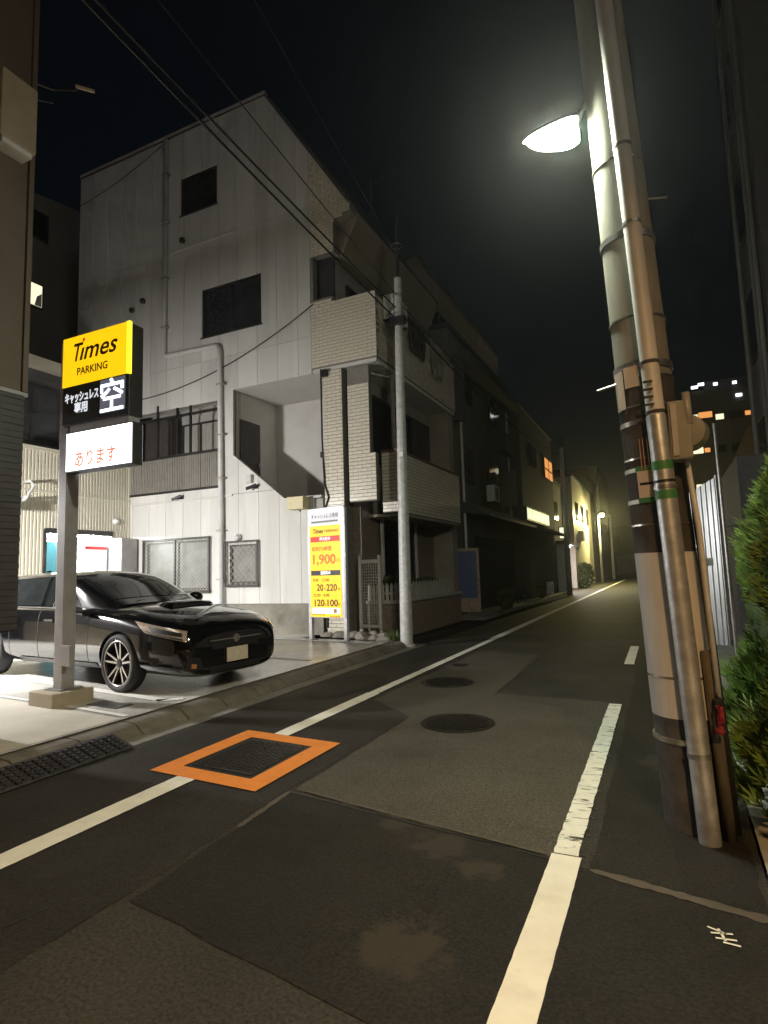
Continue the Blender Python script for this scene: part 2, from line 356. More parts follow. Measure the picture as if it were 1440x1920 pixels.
patch('asphalt_patch', [(-3.92+.42*math.cos(t)*(1+.1*math.sin(3*t)), 6.95+.85*math.sin(t)) for t in [i*math.pi/16 for i in range(32)]], .004, 'asphalt_new')
patch('asphalt_patch', rough_poly([(-.43, 3.12), (-.43, 13), (.6, 13), (.42, 7.8), (.3, 4.5), (.3, 3.05)], .015), .002, 'asphalt_new')
patch('asphalt_patch', rough_poly([(-4.4, 11.6), (-4.4, 17), (-1.2, 16.4), (-1.0, 12.2), (-3.0, 11.9)], .03), .002, 'asphalt_mid')
patch('asphalt_patch', rough_poly([(-2.43, 3.54), (-.62, 3.22), (-.62, 6.95), (-1.9, 7.05), (-1.95, 10.2), (-3.1, 10.6), (-3.18, 6.3), (-2.44, 5.66)], .012), .0025, 'asphalt_pale')
cr = MB()
for a, b, w in [((-.43, 3.16), (.31, 3.0), .035), ((-2.4, 3.55), (-.65, 3.24), .012), ((-2.4, 2.9), (-2.44, 3.5), .025)]:
    n = 24; a = Vector(a); b = Vector(b); d = (b-a).normalized(); pr = Vector((-d.y, d.x)); L = []; Rr = []
    for i in range(n+1):
        p = a.lerp(b, i/n); e = w*(.55+.45*random.random())*(1 if 0 < i < n else .2)
        L.append(p+pr*e); Rr.append(p-pr*e)
    for i in range(n): cr.quad((*L[i], .0065), (*Rr[i], .0065), (*Rr[i+1], .0065), (*L[i+1], .0065))
cr.build('crack_sealant', 'crackfill', road)
# thin dark cracks in the old surface
ck = MB()
def crack(a, b, w, wob):
    a = Vector(a); b = Vector(b); n = max(6, int((b-a).length/.08)); d = (b-a).normalized(); pr = Vector((-d.y, d.x)); pts = []
    off = 0
    for i in range(n+1):
        off = off*.8+random.uniform(-wob, wob); pts.append(a.lerp(b, i/n)+pr*off)
    for i in range(n):
        e0 = w*random.uniform(.4, 1); e1 = w*random.uniform(.4, 1)
        ck.quad((*(pts[i]+pr*e0), .0072), (*(pts[i]-pr*e0), .0072), (*(pts[i+1]-pr*e1), .0072), (*(pts[i+1]+pr*e1), .0072))
crack((-2.42, 3.5), (-.6, 3.2), .008, .01); crack((-1.9, 7.0), (-2.0, 10.4), .008, .012); crack((-1.9, 6.9), (-.7, 6.6), .006, .02)
for yy in (3.31, 3.55, 3.66, 3.8, 4.25, 5.05, 3.95, 4.6): crack((-.64, yy+random.uniform(-.03, .05)), (-.47, yy-.02), .007, .008)
crack((-3.1, -1), (-2.7, 1.9), .006, .02); crack((-2.0, .2), (-.7, 1.5), .005, .03)
ck.build('crack', 'black', road)

def strip(name, x0, x1, y0, y1, z, m, jag=0):
    n = max(1, int((y1-y0)/(.05 if jag else 3))); b = MB(); prev = None
    for i in range(n+1):
        y = y0+(y1-y0)*i/n
        cur = ((x0+random.uniform(-jag, jag), y, z), (x1+random.uniform(-jag, jag), y, z))
        if prev: b.quad(prev[0], prev[1], cur[1], cur[0])
        prev = cur
    return b.build(name, m, road)
strip('road_line', -3.42, -3.24, -8, 3.46, .009, 'line', .002)
strip('road_line', -3.42, -3.25, 4.64, 6.6, .009, 'line', .002)
strip('road_line', -3.40, -3.27, 6.6, 12.4, .009, 'line', .006)
strip('road_line', -3.44, -3.26, 12.4, 60, .009, 'line')
strip('road_line', -.63, -.48, -6, 3.26, .009, 'line', .0015)
strip('road_line', -.625, -.50, 3.27, 6.86, .009, 'worn', .0035)
strip('road_line', -.63, -.49, 9.58, 11.67, .009, 'line', .003)
# orange square round the cover
b = MB()
o4 = [(-3.73, 3.47), (-2.66, 3.40), (-2.665, 4.60), (-3.735, 4.68)]; i4 = [(-3.55, 3.64), (-2.845, 3.59), (-2.85, 4.43), (-3.545, 4.49)]
for k in range(4):
    a, c = k, (k+1) % 4; b.quad((*o4[a], .0105), (*o4[c], .0105), (*i4[c], .0105), (*i4[a], .0105))
b.build('orange_marking', 'orange', road)
# chalk squiggle on the asphalt
b = MB()
for sgm in [((.06, 2.86), (.13, 2.83)), ((.07, 2.82), (.15, 2.84)), ((.085, 2.79), (.16, 2.80)), ((.10, 2.86), (.12, 2.78)), ((.11, 2.77), (.17, 2.765))]:
    a, c = Vector(sgm[0]), Vector(sgm[1]); d = (c-a).normalized()*.005; p = Vector((-d.y, d.x))
    b.quad((*(a+p), .0085), (*(a-p), .0085), (*(c-p), .0085), (*(c+p), .0085))
b.build('chalk_mark', 'line', road)

# rectangular utility cover
t = thing('utility_cover', 'square dark iron utility cover inside the orange painted frame', 'manhole cover', (-3.2, 4.03, 0))
MB().prism([(-3.545, 3.645), (-2.85, 3.595), (-2.855, 4.425), (-3.54, 4.485)], 'z', 0, .008).build('frame', 'iron', t)
MB().prism([(-3.50, 3.69), (-2.89, 3.645), (-2.895, 4.385), (-3.495, 4.44)], 'z', .0, .013).build('lid', 'iron', t)
b = MB()
for i in range(13):
    for j in range(15):
        x = -3.46+i*.0445; y = 3.72+j*.046+(.0 if i % 2 else .02)
        b.box(x-.016, x+.016, y-.008, y+.008, .012, .0165) if (i+j) % 2 else b.box(x-.008, x+.008, y-.016, y+.016, .012, .0165)
b.build('tread_pattern', 'iron', t)['kind'] = 'stuff'
def manhole(x, y, r, label):
    t = thing('manhole_cover', label, 'manhole cover', (x, y, 0), 'round manhole covers in the road')
    MB().lathe([(r, 0), (r, .008), (r-.04, .008), (r-.045, .002)], 40, 'z', (x, y, 0)).build('rim', 'iron', t)
    MB().lathe([(r-.045, .0), (r-.05, .009), (.001, .009)], 40, 'z', (x, y, 0)).build('lid', 'iron', t)
    b = MB()
    for ring in range(1, 6):
        rr = (r-.07)*ring/5.3; n = 6*ring
        for k in range(n):
            a = 2*math.pi*k/n; px_, py_ = x+rr*math.cos(a), y+rr*math.sin(a); b.box(px_-.018, px_+.018, py_-.018, py_+.018, .008, .014)
    b.build('tread_pattern', 'iron', t)['kind'] = 'stuff'
manhole(-1.92, 5.6, .36, 'larger nearer round iron manhole cover in the road lane')
manhole(-2.70, 7.53, .35, 'farther round iron manhole cover beside the left white line')
MB().lathe([(.13, .0), (.13, .009), (.001, .009)], 24, 'z', (-2.98, 8.9, 0)).build('valve_cover', 'iron', None)
tag(bpy.data.objects['valve_cover'], 'small round valve cover lying beyond the two manholes', 'valve cover')

# gutter and kerb on the left
gut = struct(MB().prism([(-4.8, -.02), (-4.42, -.02), (-4.42, .004), (-4.62, .01), (-4.8, .012)], 'y', -12, 11.2).build('gutter', 'gutter'))
kerb = struct(MB().prism([(-4.93, -.02), (-4.72, -.02), (-4.72, .02), (-4.80, .06), (-4.93, .06)], 'y', -12, 11.0).build('kerb', 'kerb'))
y = -2.4
while y < 10.6:
    L = .595
    o = MB().prism([(-4.95, .0), (-4.60+random.uniform(-.006, .006), .0), (-4.61, .03), (-4.70, .098), (-4.75, .112+random.uniform(-.004, .004)), (-4.95, .116)], 'y', y+.006, y+L-.006).build('kerb_stone', 'kerb', kerb, bevel=.008)
    y += .6
# rubber step ramp at the kerb on the left
b = MB(); b.prism([(-4.66, .012), (-4.36, .012), (-4.37, .02), (-4.64, .105), (-4.66, .105)], 'y', 1.4, 3.88)
o = tag(b.build('kerb_ramp', 'rubber', None, bevel=.006), 'black rubber step ramp with raised studs against the kerb', 'ramp')
b = MB()
for j in range(38):
    for i in range(5):
        yy = 1.45+j*.064; f = .12+.18*i; x = -4.64+.27*f+(.0 if j % 2 else .025); z = .105-.085*f
        b.box(x-.018, x+.018, yy-.02, yy+.02, z-.02, z+.012)
b.build('stud_pattern', 'rubber', o)['kind'] = 'stuff'

# parking lot surface, apron, markings
lot = struct(MB().sheet([(-16, 2.4), (-4.9, 2.4), (-4.9, 11.3), (-16, 11.3)], .13).build('parking_lot', 'lot'))
MB().sheet([(-7.6, 2.4), (-4.94, 2.4), (-4.94, 4.22), (-6.0, 4.32), (-7.6, 4.5)], .134).build('apron', 'apron', lot)
def ln(a, c, w, name='lot_line', m='lotline', z=.138):
    a = Vector(a); c = Vector(c); d = (c-a).normalized(); p = Vector((-d.y, d.x))*w/2
    MB().quad((*(a+p), z), (*(a-p), z), (*(c-p), z), (*(c+p), z)).build(name, m, lot)
ln((-10.5, 5.75), (-5.15, 4.98), .13); ln((-12, 11.0), (-5.15, 10.12), .13); ln((-5.22, 4.93), (-5.0, 5.12), .12)
ln((-10.3, 4.78), (-6.5, 4.46), .05); ln((-6.0, 4.42), (-4.95, 4.30), .07)
ln((-10.5, 8.75), (-5.15, 7.98), .13)
# drain grate near the sign base
t = thing('drain_grate', 'small steel drain grate on the lot beside the sign footing', 'drain', (-5.6, 4.66, .12))
MB().prism([(-5.86, 4.55), (-5.34, 4.50), (-5.33, 4.72), (-5.85, 4.77)], 'z', .131, .137).build('frame', 'black', t)
for k in range(12):
    x = -5.83+k*.042; MB().box(x-.008, x+.008, 4.55, 4.72, .137, .142).build('bar', 'steel', t)

# pale paving on the right of the road
pv = struct(MB().sheet([(.34, -4), (6, -4), (6, 30), (1.35, 30), (.85, 15), (.48, 7.8), (.37, 5), (.34, 3)], .02).build('pavement', 'pave'))
for k in range(12):
    yy = 1.2+k*1.15; x0 = .345 if yy < 4 else .34+.013*(yy-4)**1.45*.6
    MB().quad((x0+.02, yy, .0225), (x0+.9, yy+.02, .0225), (x0+.9, yy+.035, .0225), (x0+.02, yy+.015, .0225)).build('paving_joint', 'crackfill', pv)

# ================================================================== MAIN BUILDING (four storeys, panel side wall, tiled front)
YW = 11.3
mb = thing('apartment_building', 'four-storey pale apartment building with brick-tiled balconies and slanted roof edge beside the parking lot', 'building', (-9, 14, 0))
slant = lambda P: clip(clip(P, 3.68, 2.36, 3.68*-8.35+2.36*13.8), 0, 1, 13.8)
# --- side wall panels
XL, XR = -15.27, -7.1
openings = [(-10.44, -8.53, 7.69, 9.0), (-11.2, -9.93, 11.29, 12.38), (-12.34, -10.18, 1.18, 2.42), (-9.55, -8.73, 1.31, 2.25),
            (-12.98, -9.92, 3.72, 5.95)]
def minus(rects, o):
    out = []
    for (a, b_, c, d) in rects:
        x0, x1, z0, z1 = max(a, o[0]), min(b_, o[1]), max(c, o[2]), min(d, o[3])
        if x0 >= x1 or z0 >= z1: out.append((a, b_, c, d)); continue
        if a < x0: out.append((a, x0, c, d))
        if x1 < b_: out.append((x1, b_, c, d))
        if c < z0: out.append((x0, x1, c, z0))
        if z1 < d: out.append((x0, x1, z1, d))
    return out
cols = []; x = XL
while x < XR-.05:
    x1 = min(x+.6, XR)
    if XR-x1 < .25: x1 = XR
    cols.append((x, x1)); x = x1
levels = [(.82, 3.5), (3.5, 7.05), (7.05, 10.33), (10.33, 13.8)]
for (a, b_) in cols:
    for (c, d) in levels:
        rects = [(a, b_, c, d)]
        for o in openings: rects = minus(rects, o)
        for (x0, x1, z0, z1) in rects:
            gx0 = .004 if abs(x0-a) < 1e-6 else 0; gx1 = .004 if abs(x1-b_) < 1e-6 else 0
            gz0 = .004 if abs(z0-c) < 1e-6 else 0; gz1 = .004 if abs(z1-d) < 1e-6 else 0
            P = [(x0+gx0, z0+gz0), (x1-gx1, z0+gz0), (x1-gx1, z1-gz1), (x0+gx0, z1-gz1)]
            P = slant(P)
            # stair opening: keep what is left of/under its sloped edge, and above its ceiling
            if x1 > -9.43 and z0 < 6.15 and z1 > 3.2:
                if d <= 3.51:
                    pieces = [P]
                    pieces = [clip(P, 0, 1, 3.27) if x0 >= -7.93 else clip(clip(P, 0, 1, 9), (4.48-3.27), (9.43-7.92), -9.43*1.21+4.48*1.51)] if x1 > -8.3 else [P]
                else:
                    lo = clip(P, 1.21, 1.51, -9.43*1.21+4.48*1.51); lo = clip(lo, 0, 1, 4.48) if lo else lo
                    hi = clip(P, 0, -1, -6.15)
                    lf = clip(P, 1, 0, -9.43)
                    lf = clip(lf, 0, 1, 6.15) if lf else lf; lf = clip(lf, 0, -1, -4.48) if lf else lf
                    pieces = [q for q in (lo, hi, lf)]
            else: pieces = [P]
            for q in pieces:
                if q and len(q) > 2: MB().prism(q, 'y', YW, YW+.10).build('wall_panel', 'panel', mb)
# joint backing / cores (openings left free)
bk = MB()
for (a, b_, c, d) in [(XL+.01, -12.98, .1, 13.75), (-12.98, -9.43, 5.95, 13.75), (-12.98, -9.43, .1, 3.72), (-9.92, -9.43, 3.72, 5.95), (-9.43, -8.36, 6.175, 13.75)]:
    rects = [(a, b_, c, d)]
    for o in openings[:4]: rects = minus(rects, o)
    for (x0, x1, z0, z1) in rects: bk.box(x0, x1, YW+.06, YW+.3, z0, z1)
bk.prism([(-8.36, 6.175), (-7.1, 6.175), (-7.1, 11.8), (-8.36, 13.75)], 'y', YW+.06, YW+.3)
bk.box(-9.43, -6.9, YW+.06, YW+.3, .1, 3.2)
bk.build('inner_wall', 'core', mb)
box('body', 'core', mb, XL+.05, -9.45, YW+.95, 20, 0, 13.7)
MB().prism([(-9.45, 6.2), (-6.65, 6.2), (-6.65, 9.6), (-6.7, 11.1), (-8.4, 13.7), (-9.45, 13.7)], 'y', YW+.42, 17.2).build('upper_body', 'core', mb)
MB().prism([(XL, 13.8), (-8.35, 13.8), (-5.99, 10.12), (-6.02, 10.06), (-8.38, 13.72), (XL, 13.72)], 'y', YW-.015, 17.3).build('roof', 'roof', mb)
MB().box(XL-.01, -8.35, YW-.03, YW+.12, 13.76, 13.84).build('roof_coping', 'core', mb)
box('dado_band', 'dado', mb, XL, -6.9, YW-.02, YW+.08, .0, .815)
box('rear_wing', 'core', mb, -16.1, XL, 12.2, 20, 0, 11.9)
# --- windows of the side wall
def window(parent, x0, x1, z0, z1, yw=YW, panes=2, depth=.07, glass='glass', leave=None, fr='frame'):
    t_ = .045
    b = MB(); yy0, yy1 = yw+.02, yw+.02+depth
    b.box(x0, x0+t_, yy0, yy1, z0, z1); b.box(x1-t_, x1, yy0, yy1, z0, z1); b.box(x0+t_, x1-t_, yy0, yy1, z1-t_, z1); b.box(x0+t_, x1-t_, yy0, yy1, z0, z0+t_)
    w = b.build('window', fr, parent)
    for k in range(panes):
        a = x0+t_+(x1-x0-2*t_)*k/panes; c = x0+t_+(x1-x0-2*t_)*(k+1)/panes
        yy = yy0+.025+.018*(k % 2)
        MB().box(a, c, yy+.004, yy+.012, z0+t_, z1-t_).build('pane', 'figured' if glass == 'glass' and k == 0 else glass, w, fix=False)
        for (sa_, sb_) in ((c-.03, c), (a, a+.03)): MB().box(sa_, sb_, yy-.006, yy+.016, z0+t_, z1-t_).build('sash', fr, w, fix=False)
    return w
window(mb, *openings[0]); window(mb, *openings[1]); window(mb, *openings[2], glass='frost'); window(mb, *openings[3], panes=1, glass='frost')
for o in openings[:4]:
    box('window_sill', 'frame', mb, o[0]-.03, o[1]+.03, YW-.035, YW+.02, o[2]-.035, o[2]-.002)
# diamond lattice guards on the ground-floor windows
def lattice(x0, x1, z0, z1, y, step, w=.008):
    b = MB(); H = z1-z0; Lx = x1-x0
    k = -H
    while k < Lx:
        for sgn in (1, -1):
            a = (x0+k, z0) if sgn > 0 else (x0+k, z1); dx = H
            p0x, p1x = max(x0, x0+k), min(x1, x0+k+H)
            if p1x > p0x:
                za = z0+(p0x-(x0+k)) if sgn > 0 else z1-(p0x-(x0+k)); zb = z0+(p1x-(x0+k)) if sgn > 0 else z1-(p1x-(x0+k))
                b.add([(p0x-w, y+.004*sgn, za), (p0x+w, y+.004*sgn, za), (p1x+w, y+.004*sgn, zb), (p1x-w, y+.004*sgn, zb)], [(0, 1, 2, 3)])
        k += step
    return b
lg = lattice(-12.36, -10.16, 1.14, 2.46, YW-.07, .1).build('window_guard', 'railgrey', mb)
MB().box(-12.4, -12.35, YW-.09, YW-.05, 1.1, 2.5).box(-10.17, -10.12, YW-.09, YW-.05, 1.1, 2.5).box(-12.35, -10.17, YW-.09, YW-.05, 2.45, 2.5).box(-12.35, -10.17, YW-.09, YW-.05, 1.1, 1.15).box(-11.29, -11.24, YW-.09, YW-.05, 1.15, 2.45).build('guard_frame', 'frame', mb)
lattice(-9.6, -8.68, 1.27, 2.3, YW-.07, .16, .007).build('window_guard', 'railgrey', mb)
MB().box(-9.64, -9.6, YW-.09, YW-.05, 1.23, 2.34).box(-8.68, -8.64, YW-.09, YW-.05, 1.23, 2.34).box(-9.6, -8.68, YW-.09, YW-.05, 2.3, 2.34).box(-9.6, -8.68, YW-.09, YW-.05, 1.23, 1.27).build('guard_frame', 'frame', mb)
# --- second-floor recessed balcony
bal = MB().box(-13.0, -9.9, YW+.04, YW+.95, 3.6, 3.715).build('balcony_floor', 'soffit', mb)
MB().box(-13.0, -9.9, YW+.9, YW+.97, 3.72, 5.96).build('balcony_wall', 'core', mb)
window(mb, -11.95, -9.98, 3.8, 5.75, YW+.82, panes=3, glass='curtain')
MB().box(-12.98, -12.0, YW+.5, YW+.9, 3.72, 5.9).build('storage_cabinet', 'wood', mb)
rr = MB().box(-13.0, -9.9, YW-.03, YW+.01, 4.63, 4.70).box(-13.0, -9.9, YW-.03, YW+.01, 3.70, 3.76).build('railing', 'rail', mb)
for k in range(52):
    xx = -12.95+k*.0595
    MB().box(xx, xx+.03, YW-.02, YW, 3.76, 4.63).build('baluster', 'railgrey', rr, fix=False)
for xx in (-12.0, -10.85, -11.3):
    MB().box(xx, xx+.06, YW-.025, YW+.02, 4.7, 6.1 if xx < -11.5 else 5.95).build('balcony_post', 'rail', mb, fix=False)
MB().box(-13.0, -9.9, YW-.025, YW+.02, 5.7, 5.76).build('balcony_rail', 'rail', mb, fix=False)
# --- stairwell recess
st = MB().box(-9.43, -6.35, 13.12, 13.3, 0, 6.3).build('stairwell_wall', 'soffit', mb)
box('stairwell_side_wall', 'soffit', mb, -9.6, -9.432, YW+.1, 13.12, .1, 6.2)
box('stairwell_ceiling', 'soffit', mb, -9.43, -6.35, YW+.1, 13.12, 6.15, 6.24)
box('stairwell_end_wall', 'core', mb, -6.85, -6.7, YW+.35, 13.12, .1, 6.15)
dr = box('door', 'wood', mb, -9.432, -9.40, 11.55, 12.35, 3.4, 5.45)
MB().box(-9.40, -9.36, 12.24, 12.28, 4.3, 4.42).build('door_handle', 'steel', dr)
sp = MB().prism([(-9.43, 4.46), (-7.92, 3.25), (-7.0, 3.25), (-7.0, 3.0), (-9.43, 3.0)], 'y', YW+.1, YW+.16).build('stair_parapet_lining', 'wood', mb)
for k in range(9):
    zz = 3.4-.19*k; xx = -9.0+.26*k
    box('stair_tread', 'core', mb, xx, xx+.28, YW+.2, 13.1, zz-.19, zz)
MB().box(-8.0, -7.92, 13.08, 13.12, 4.55, 4.7).build('intercom', 'frame', mb)
MB().box(-7.92, -6.9, YW-.012, YW+.1, 3.215, 3.275).build('wall_cap', 'panel', mb)
MB().box(-7.66, -7.22, YW-.28, YW-.002, 2.96, 3.25).build('meter_box', mat('cream_meter_box', (.6, .52, .3), .5), mb, bevel=.015)
# ledge, conduits
MB().box(-11.6, -9.35, YW-.035, YW-.002, 10.30, 10.345).build('ledge', 'panel', mb)
MB().box(-15.2, -9.45, YW-.03, YW-.002, 3.45, 3.5).build('ledge', 'panel', mb)
MB().tube([(-11.68, YW-.07, 13.65), (-11.7, YW-.07, 7.52), (-11.66, YW-.07, 7.43), (-11.55, YW-.07, 7.41), (-9.95, YW-.07, 7.36), (-9.83, YW-.08, 7.32), (-9.78, YW-.09, 7.18), (-9.72, YW-.09, .82)], .062, 12).build('drain_pipe', 'pipe', mb, smooth=True)
b = MB()
for z in (12.6, 11.2, 9.6, 8.2): b.box(-11.78, -11.58, YW-.14, YW-.004, z, z+.03)
for z in (6.3, 5, 3.9, 2.6, 1.4): b.box(-9.84, -9.62, YW-.16, YW-.004, z, z+.03)
b.build('pipe_bracket', 'railgrey', mb)
MB().tube([(-12.5, YW-.03, 9.95), (-12.5, YW-.03, 10.2), (-11.78, YW-.03, 10.1)], .02, 6).build('conduit', 'pipe', mb)
for (x_, z_) in [(-12.55, 9.18), (-12.96, 9.0), (-11.1, 10.55)]:
    MB().lathe([(.07, 0), (.085, -.05), (.06, -.1), (.001, -.11)], 14, 'y', (x_, YW-.001, z_)).build('vent_cap', 'frame', mb)
MB().lathe([(.075, 0), (.09, -.05), (.05, -.1), (.001, -.115)], 16, 'y', (-9.25, YW-.001, 2.42)).build('vent_cap', 'alum', mb, smooth=True)
# security cameras
for (x_, z_, lab) in [(-8.72, 3.62, 'camera under the sloped stair edge'), (-11.1, 3.55, 'camera under the balcony')]:
    t = thing('security_camera', 'small dark bullet security '+lab+' on the pale side wall', 'camera', (x_, YW, z_))
    MB().box(x_-.05, x_+.05, YW-.04, YW-.003, z_-.05, z_+.05).build('mount', 'black', t, bevel=.006)
    MB().cyl((x_, YW-.03, z_), (x_-.04, YW-.12, z_-.01), .015, .015, 8).build('arm', 'black', t)
    MB().cyl((x_+.06, YW-.09, z_+.03), (x_-.16, YW-.2, z_-.06), .042, .038, 14).build('housing', 'black', t, smooth=False)
# junction box + cable on the pier side
MB().box(-8.98, -8.82, YW-.1, YW-.002, 3.72, 3.92).build('junction_box', 'pipe', mb, bevel=.01)

# --- tiled pieces
tiles = []   # (centre, u, nrm, length)
TP, TL, TH, TD = .08, .215, .066, .012
def tile_face(o, u, nrm, polyuv, dark=False):
    """o origin, u unit along, v = z; fill convex/concave polygon (list of (u,v)) with running-bond tiles"""
    us = [p[0] for p in polyuv]; vs = [p[1] for p in polyuv]
    def inside(a, b):
        c = False
        for i in range(len(polyuv)):
            (x1, y1), (x2, y2) = polyuv[i], polyuv[(i+1) % len(polyuv)]
            if (y1 > b) != (y2 > b) and a < (x2-x1)*(b-y1)/(y2-y1)+x1: c = not c
        return c
    def span(b):
        xs = []
        for i in range(len(polyuv)):
            (x1, y1), (x2, y2) = polyuv[i], polyuv[(i+1) % len(polyuv)]
            if (y1 > b) != (y2 > b): xs.append((x2-x1)*(b-y1)/(y2-y1)+x1)
        xs.sort(); return list(zip(xs[::2], xs[1::2]))
    row = 0; v = min(vs)
    while v+TP <= max(vs)+.012:
        for (a, c) in span(v+TP*.5):
            x = a-(TL+.012)*(.5 if row % 2 else 0)
            while x < c:
                x0, x1 = max(x, a)+.005, min(x+TL+.012, c)-.005
                if x1-x0 > .03:
                    cu = (x0+x1)/2
                    tiles.append((Vector(o)+u*cu+Vector((0, 0, v+TP/2)), u, nrm, x1-x0, dark))
                x += TL+.012
        v += TP; row += 1
UX, NY, UY, PX = Vector((1, 0, 0)), Vector((0, -1, 0)), Vector((0, 1, 0)), Vector((1, 0, 0))
# pier
box('pier', 'joint', mb, -6.81, -6.31, YW+.013, YW+.45, .1, 6.15)
tile_face((-6.81, YW+.013, 0), UX, NY, [(0, .14), (.5, .14), (.5, 6.15), (0, 6.15)])
# second-floor wing wall
MB().prism([(-6.17, 3.04), (-5.5, 3.04), (-5.5, 4.1), (-5.63, 4.1), (-5.63, 6.1), (-6.17, 6.1)], 'y', YW+.013, YW+.16).build('wing_wall', 'joint', mb)
tile_face((-6.17, YW+.013, 0), UX, NY, [(0, 3.06), (.67, 3.06), (.67, 4.1), (.54, 4.1), (.54, 5.75), (0, 5.75)])
# third-floor balcony: side and front parapet, slab
MB().prism([(-7.1, 6.25), (-5.4, 6.25), (-5.4, 7.76), (-6.5, 7.76), (-6.5, 7.92), (-7.1, 7.92)], 'y', YW+.013, YW+.16).build('parapet', 'joint', mb)
tile_face((-7.1, YW+.013, 0), UX, NY, [(0, 6.27), (1.7, 6.27), (1.7, 7.76), (.6, 7.76), (.6, 7.92), (0, 7.92)])
box('parapet', 'joint', mb, -5.55, -5.413, YW+.162, 16.75, 6.25, 7.76)
tile_face((-5.413, YW+.02, 0), UY, PX, [(0, 6.27), (5.43, 6.27), (5.43, 7.76), (0, 7.76)])
box('balcony_slab', 'soffit', mb, -7.1, -5.43, YW+.03, 16.73, 6.16, 6.245)
# brick above third-floor opening
BP = [(-7.1, 9.0), (-6.45, 9.0), (-6.45, 9.75), (-5.99, 9.9), (-5.99, 10.12), (-7.1, 11.85)]
MB().prism(BP, 'y', YW+.013, YW+.3).build('gable_wall', 'joint', mb)
tile_face((-7.1, YW+.013, 0), UX, NY, [(p[0]+7.1, p[1]) for p in BP])
box('gable_jamb', 'joint', mb, -7.1, -7.03, YW+.013, YW+.3, 7.92, 9.0)
box('opening_screen', mat('dark_screen', (.03, .029, .036), .8, stretch=(14, 1, .4), amt=.5), mb, -7.03, -6.55, YW+.2, YW+.24, 7.92, 9.0)
# eave beam along the front
MB().prism([(-6.0, 10.08), (-5.93, 9.9), (-6.4, 9.02), (-6.66, 9.02), (-6.66, 10.08)], 'y', YW+.31, 17.1).build('eave_beam', 'beigewall', mb)
# third-floor front recess
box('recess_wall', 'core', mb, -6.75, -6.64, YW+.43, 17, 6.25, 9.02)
f = MB().box(-6.64, -6.58, 12.2, 16.2, 6.5, 8.6).build('window', 'frame', mb)
for k in range(4): MB().box(-6.585, -6.572, 12.26+k*.98, 13.16+k*.98, 6.56, 8.54).build('pane', 'glass', f, fix=False)
# second-floor front: back wall, windows, parapet
box('front_wall', 'core', mb, -6.3, -6.18, YW+.43, 17.0, 2.7, 6.2)
f = MB().box(-6.18, -6.1, 12.1, 16.3, 4.15, 5.8).build('window', 'frame', mb)
for k in range(5): MB().box(-6.105, -6.092, 12.16+k*.82, 12.9+k*.82, 4.2, 5.74).build('pane', 'glass', f, fix=False)
box('parapet', 'joint', mb, -5.62, -5.233, 11.863, 12.0, 2.8, 4.2)
tile_face((-5.62, 11.863, 0), UX, NY, [(0, 2.82), (.387, 2.82), (.387, 4.2), (0, 4.2)])
box('parapet', 'joint', mb, -5.37, -5.233, 12.0, 16.26, 2.8, 4.2)
tile_face((-5.233, 11.87, 0), UY, PX, [(0, 2.82), (4.39, 2.82), (4.39, 4.2), (0, 4.2)])
box('balcony_slab', 'beigewall', mb, -6.1, -5.25, 12.0, 16.2, 2.74, 2.80)
MB().box(-5.64, -5.21, 11.84, 12.02, 4.2, 4.25).box(-5.39, -5.21, 12.02, 16.28, 4.2, 4.25).build('parapet_cap', mat('red_brown_cap', (.12, .05, .04), .5), mb)
MB().cyl((-5.5, 12.3, 4.25), (-5.5, 12.3, 6.16), .05, .05, 10).build('downpipe', 'pipe', mb)
box('end_wall', 'beigewall', mb, -6.3, -5.5, 16.3, 16.7, 0, 6.16)
# ground-floor front
box('ground_wall', 'joint', mb, -6.3, -6.113, 11.75, 17, 0, 2.74)
box('ground_return_wall', 'joint', mb, -6.7, -6.1, 11.69, 11.75, 0, 3.0)
tile_face((-6.7, 11.69, 0), UX, NY, [(.4, .1), (.6, .1), (.6, 3.0), (.4, 3.0)], True)
tile_face((-6.113, 11.72, 0), UY, PX, [(0, .1), (.9, .1), (.9, 2.74), (0, 2.74)], True)
tile_face((-6.113, 14.7, 0), UY, PX, [(0, .1), (1.7, .1), (1.7, 2.74), (0, 2.74)], True)
f = MB().box(-6.11, -6.04, 12.65, 14.65, .95, 2.6).build('window', 'frame', mb)
for k in range(2): MB().box(-6.045, -6.03, 12.72+k*.98, 13.6+k*.98, 1.0, 2.54).build('pane', 'glass', f, fix=False)
MB().box(-6.04, -5.98, 12.55, 12.63, .9, 2.74).box(-6.04, -5.98, 14.67, 14.75, .9, 2.74).build('window_trim', 'pipe', mb)
MB().tube([(-6.84, YW-.02, 6.2), (-6.84, YW-.02, 4.5), (-6.80, YW-.02, 3.5), (-6.70, YW-.02, 3.2), (-6.78, YW-.02, 3.0), (-6.8, YW-.02, .3)], .022, 6).build('service_cable', 'cable', mb)
MB().box(-6.82, -6.66, YW-.08, YW+.01, 6.0, 6.16).build('cable_bracket', 'black', mb)

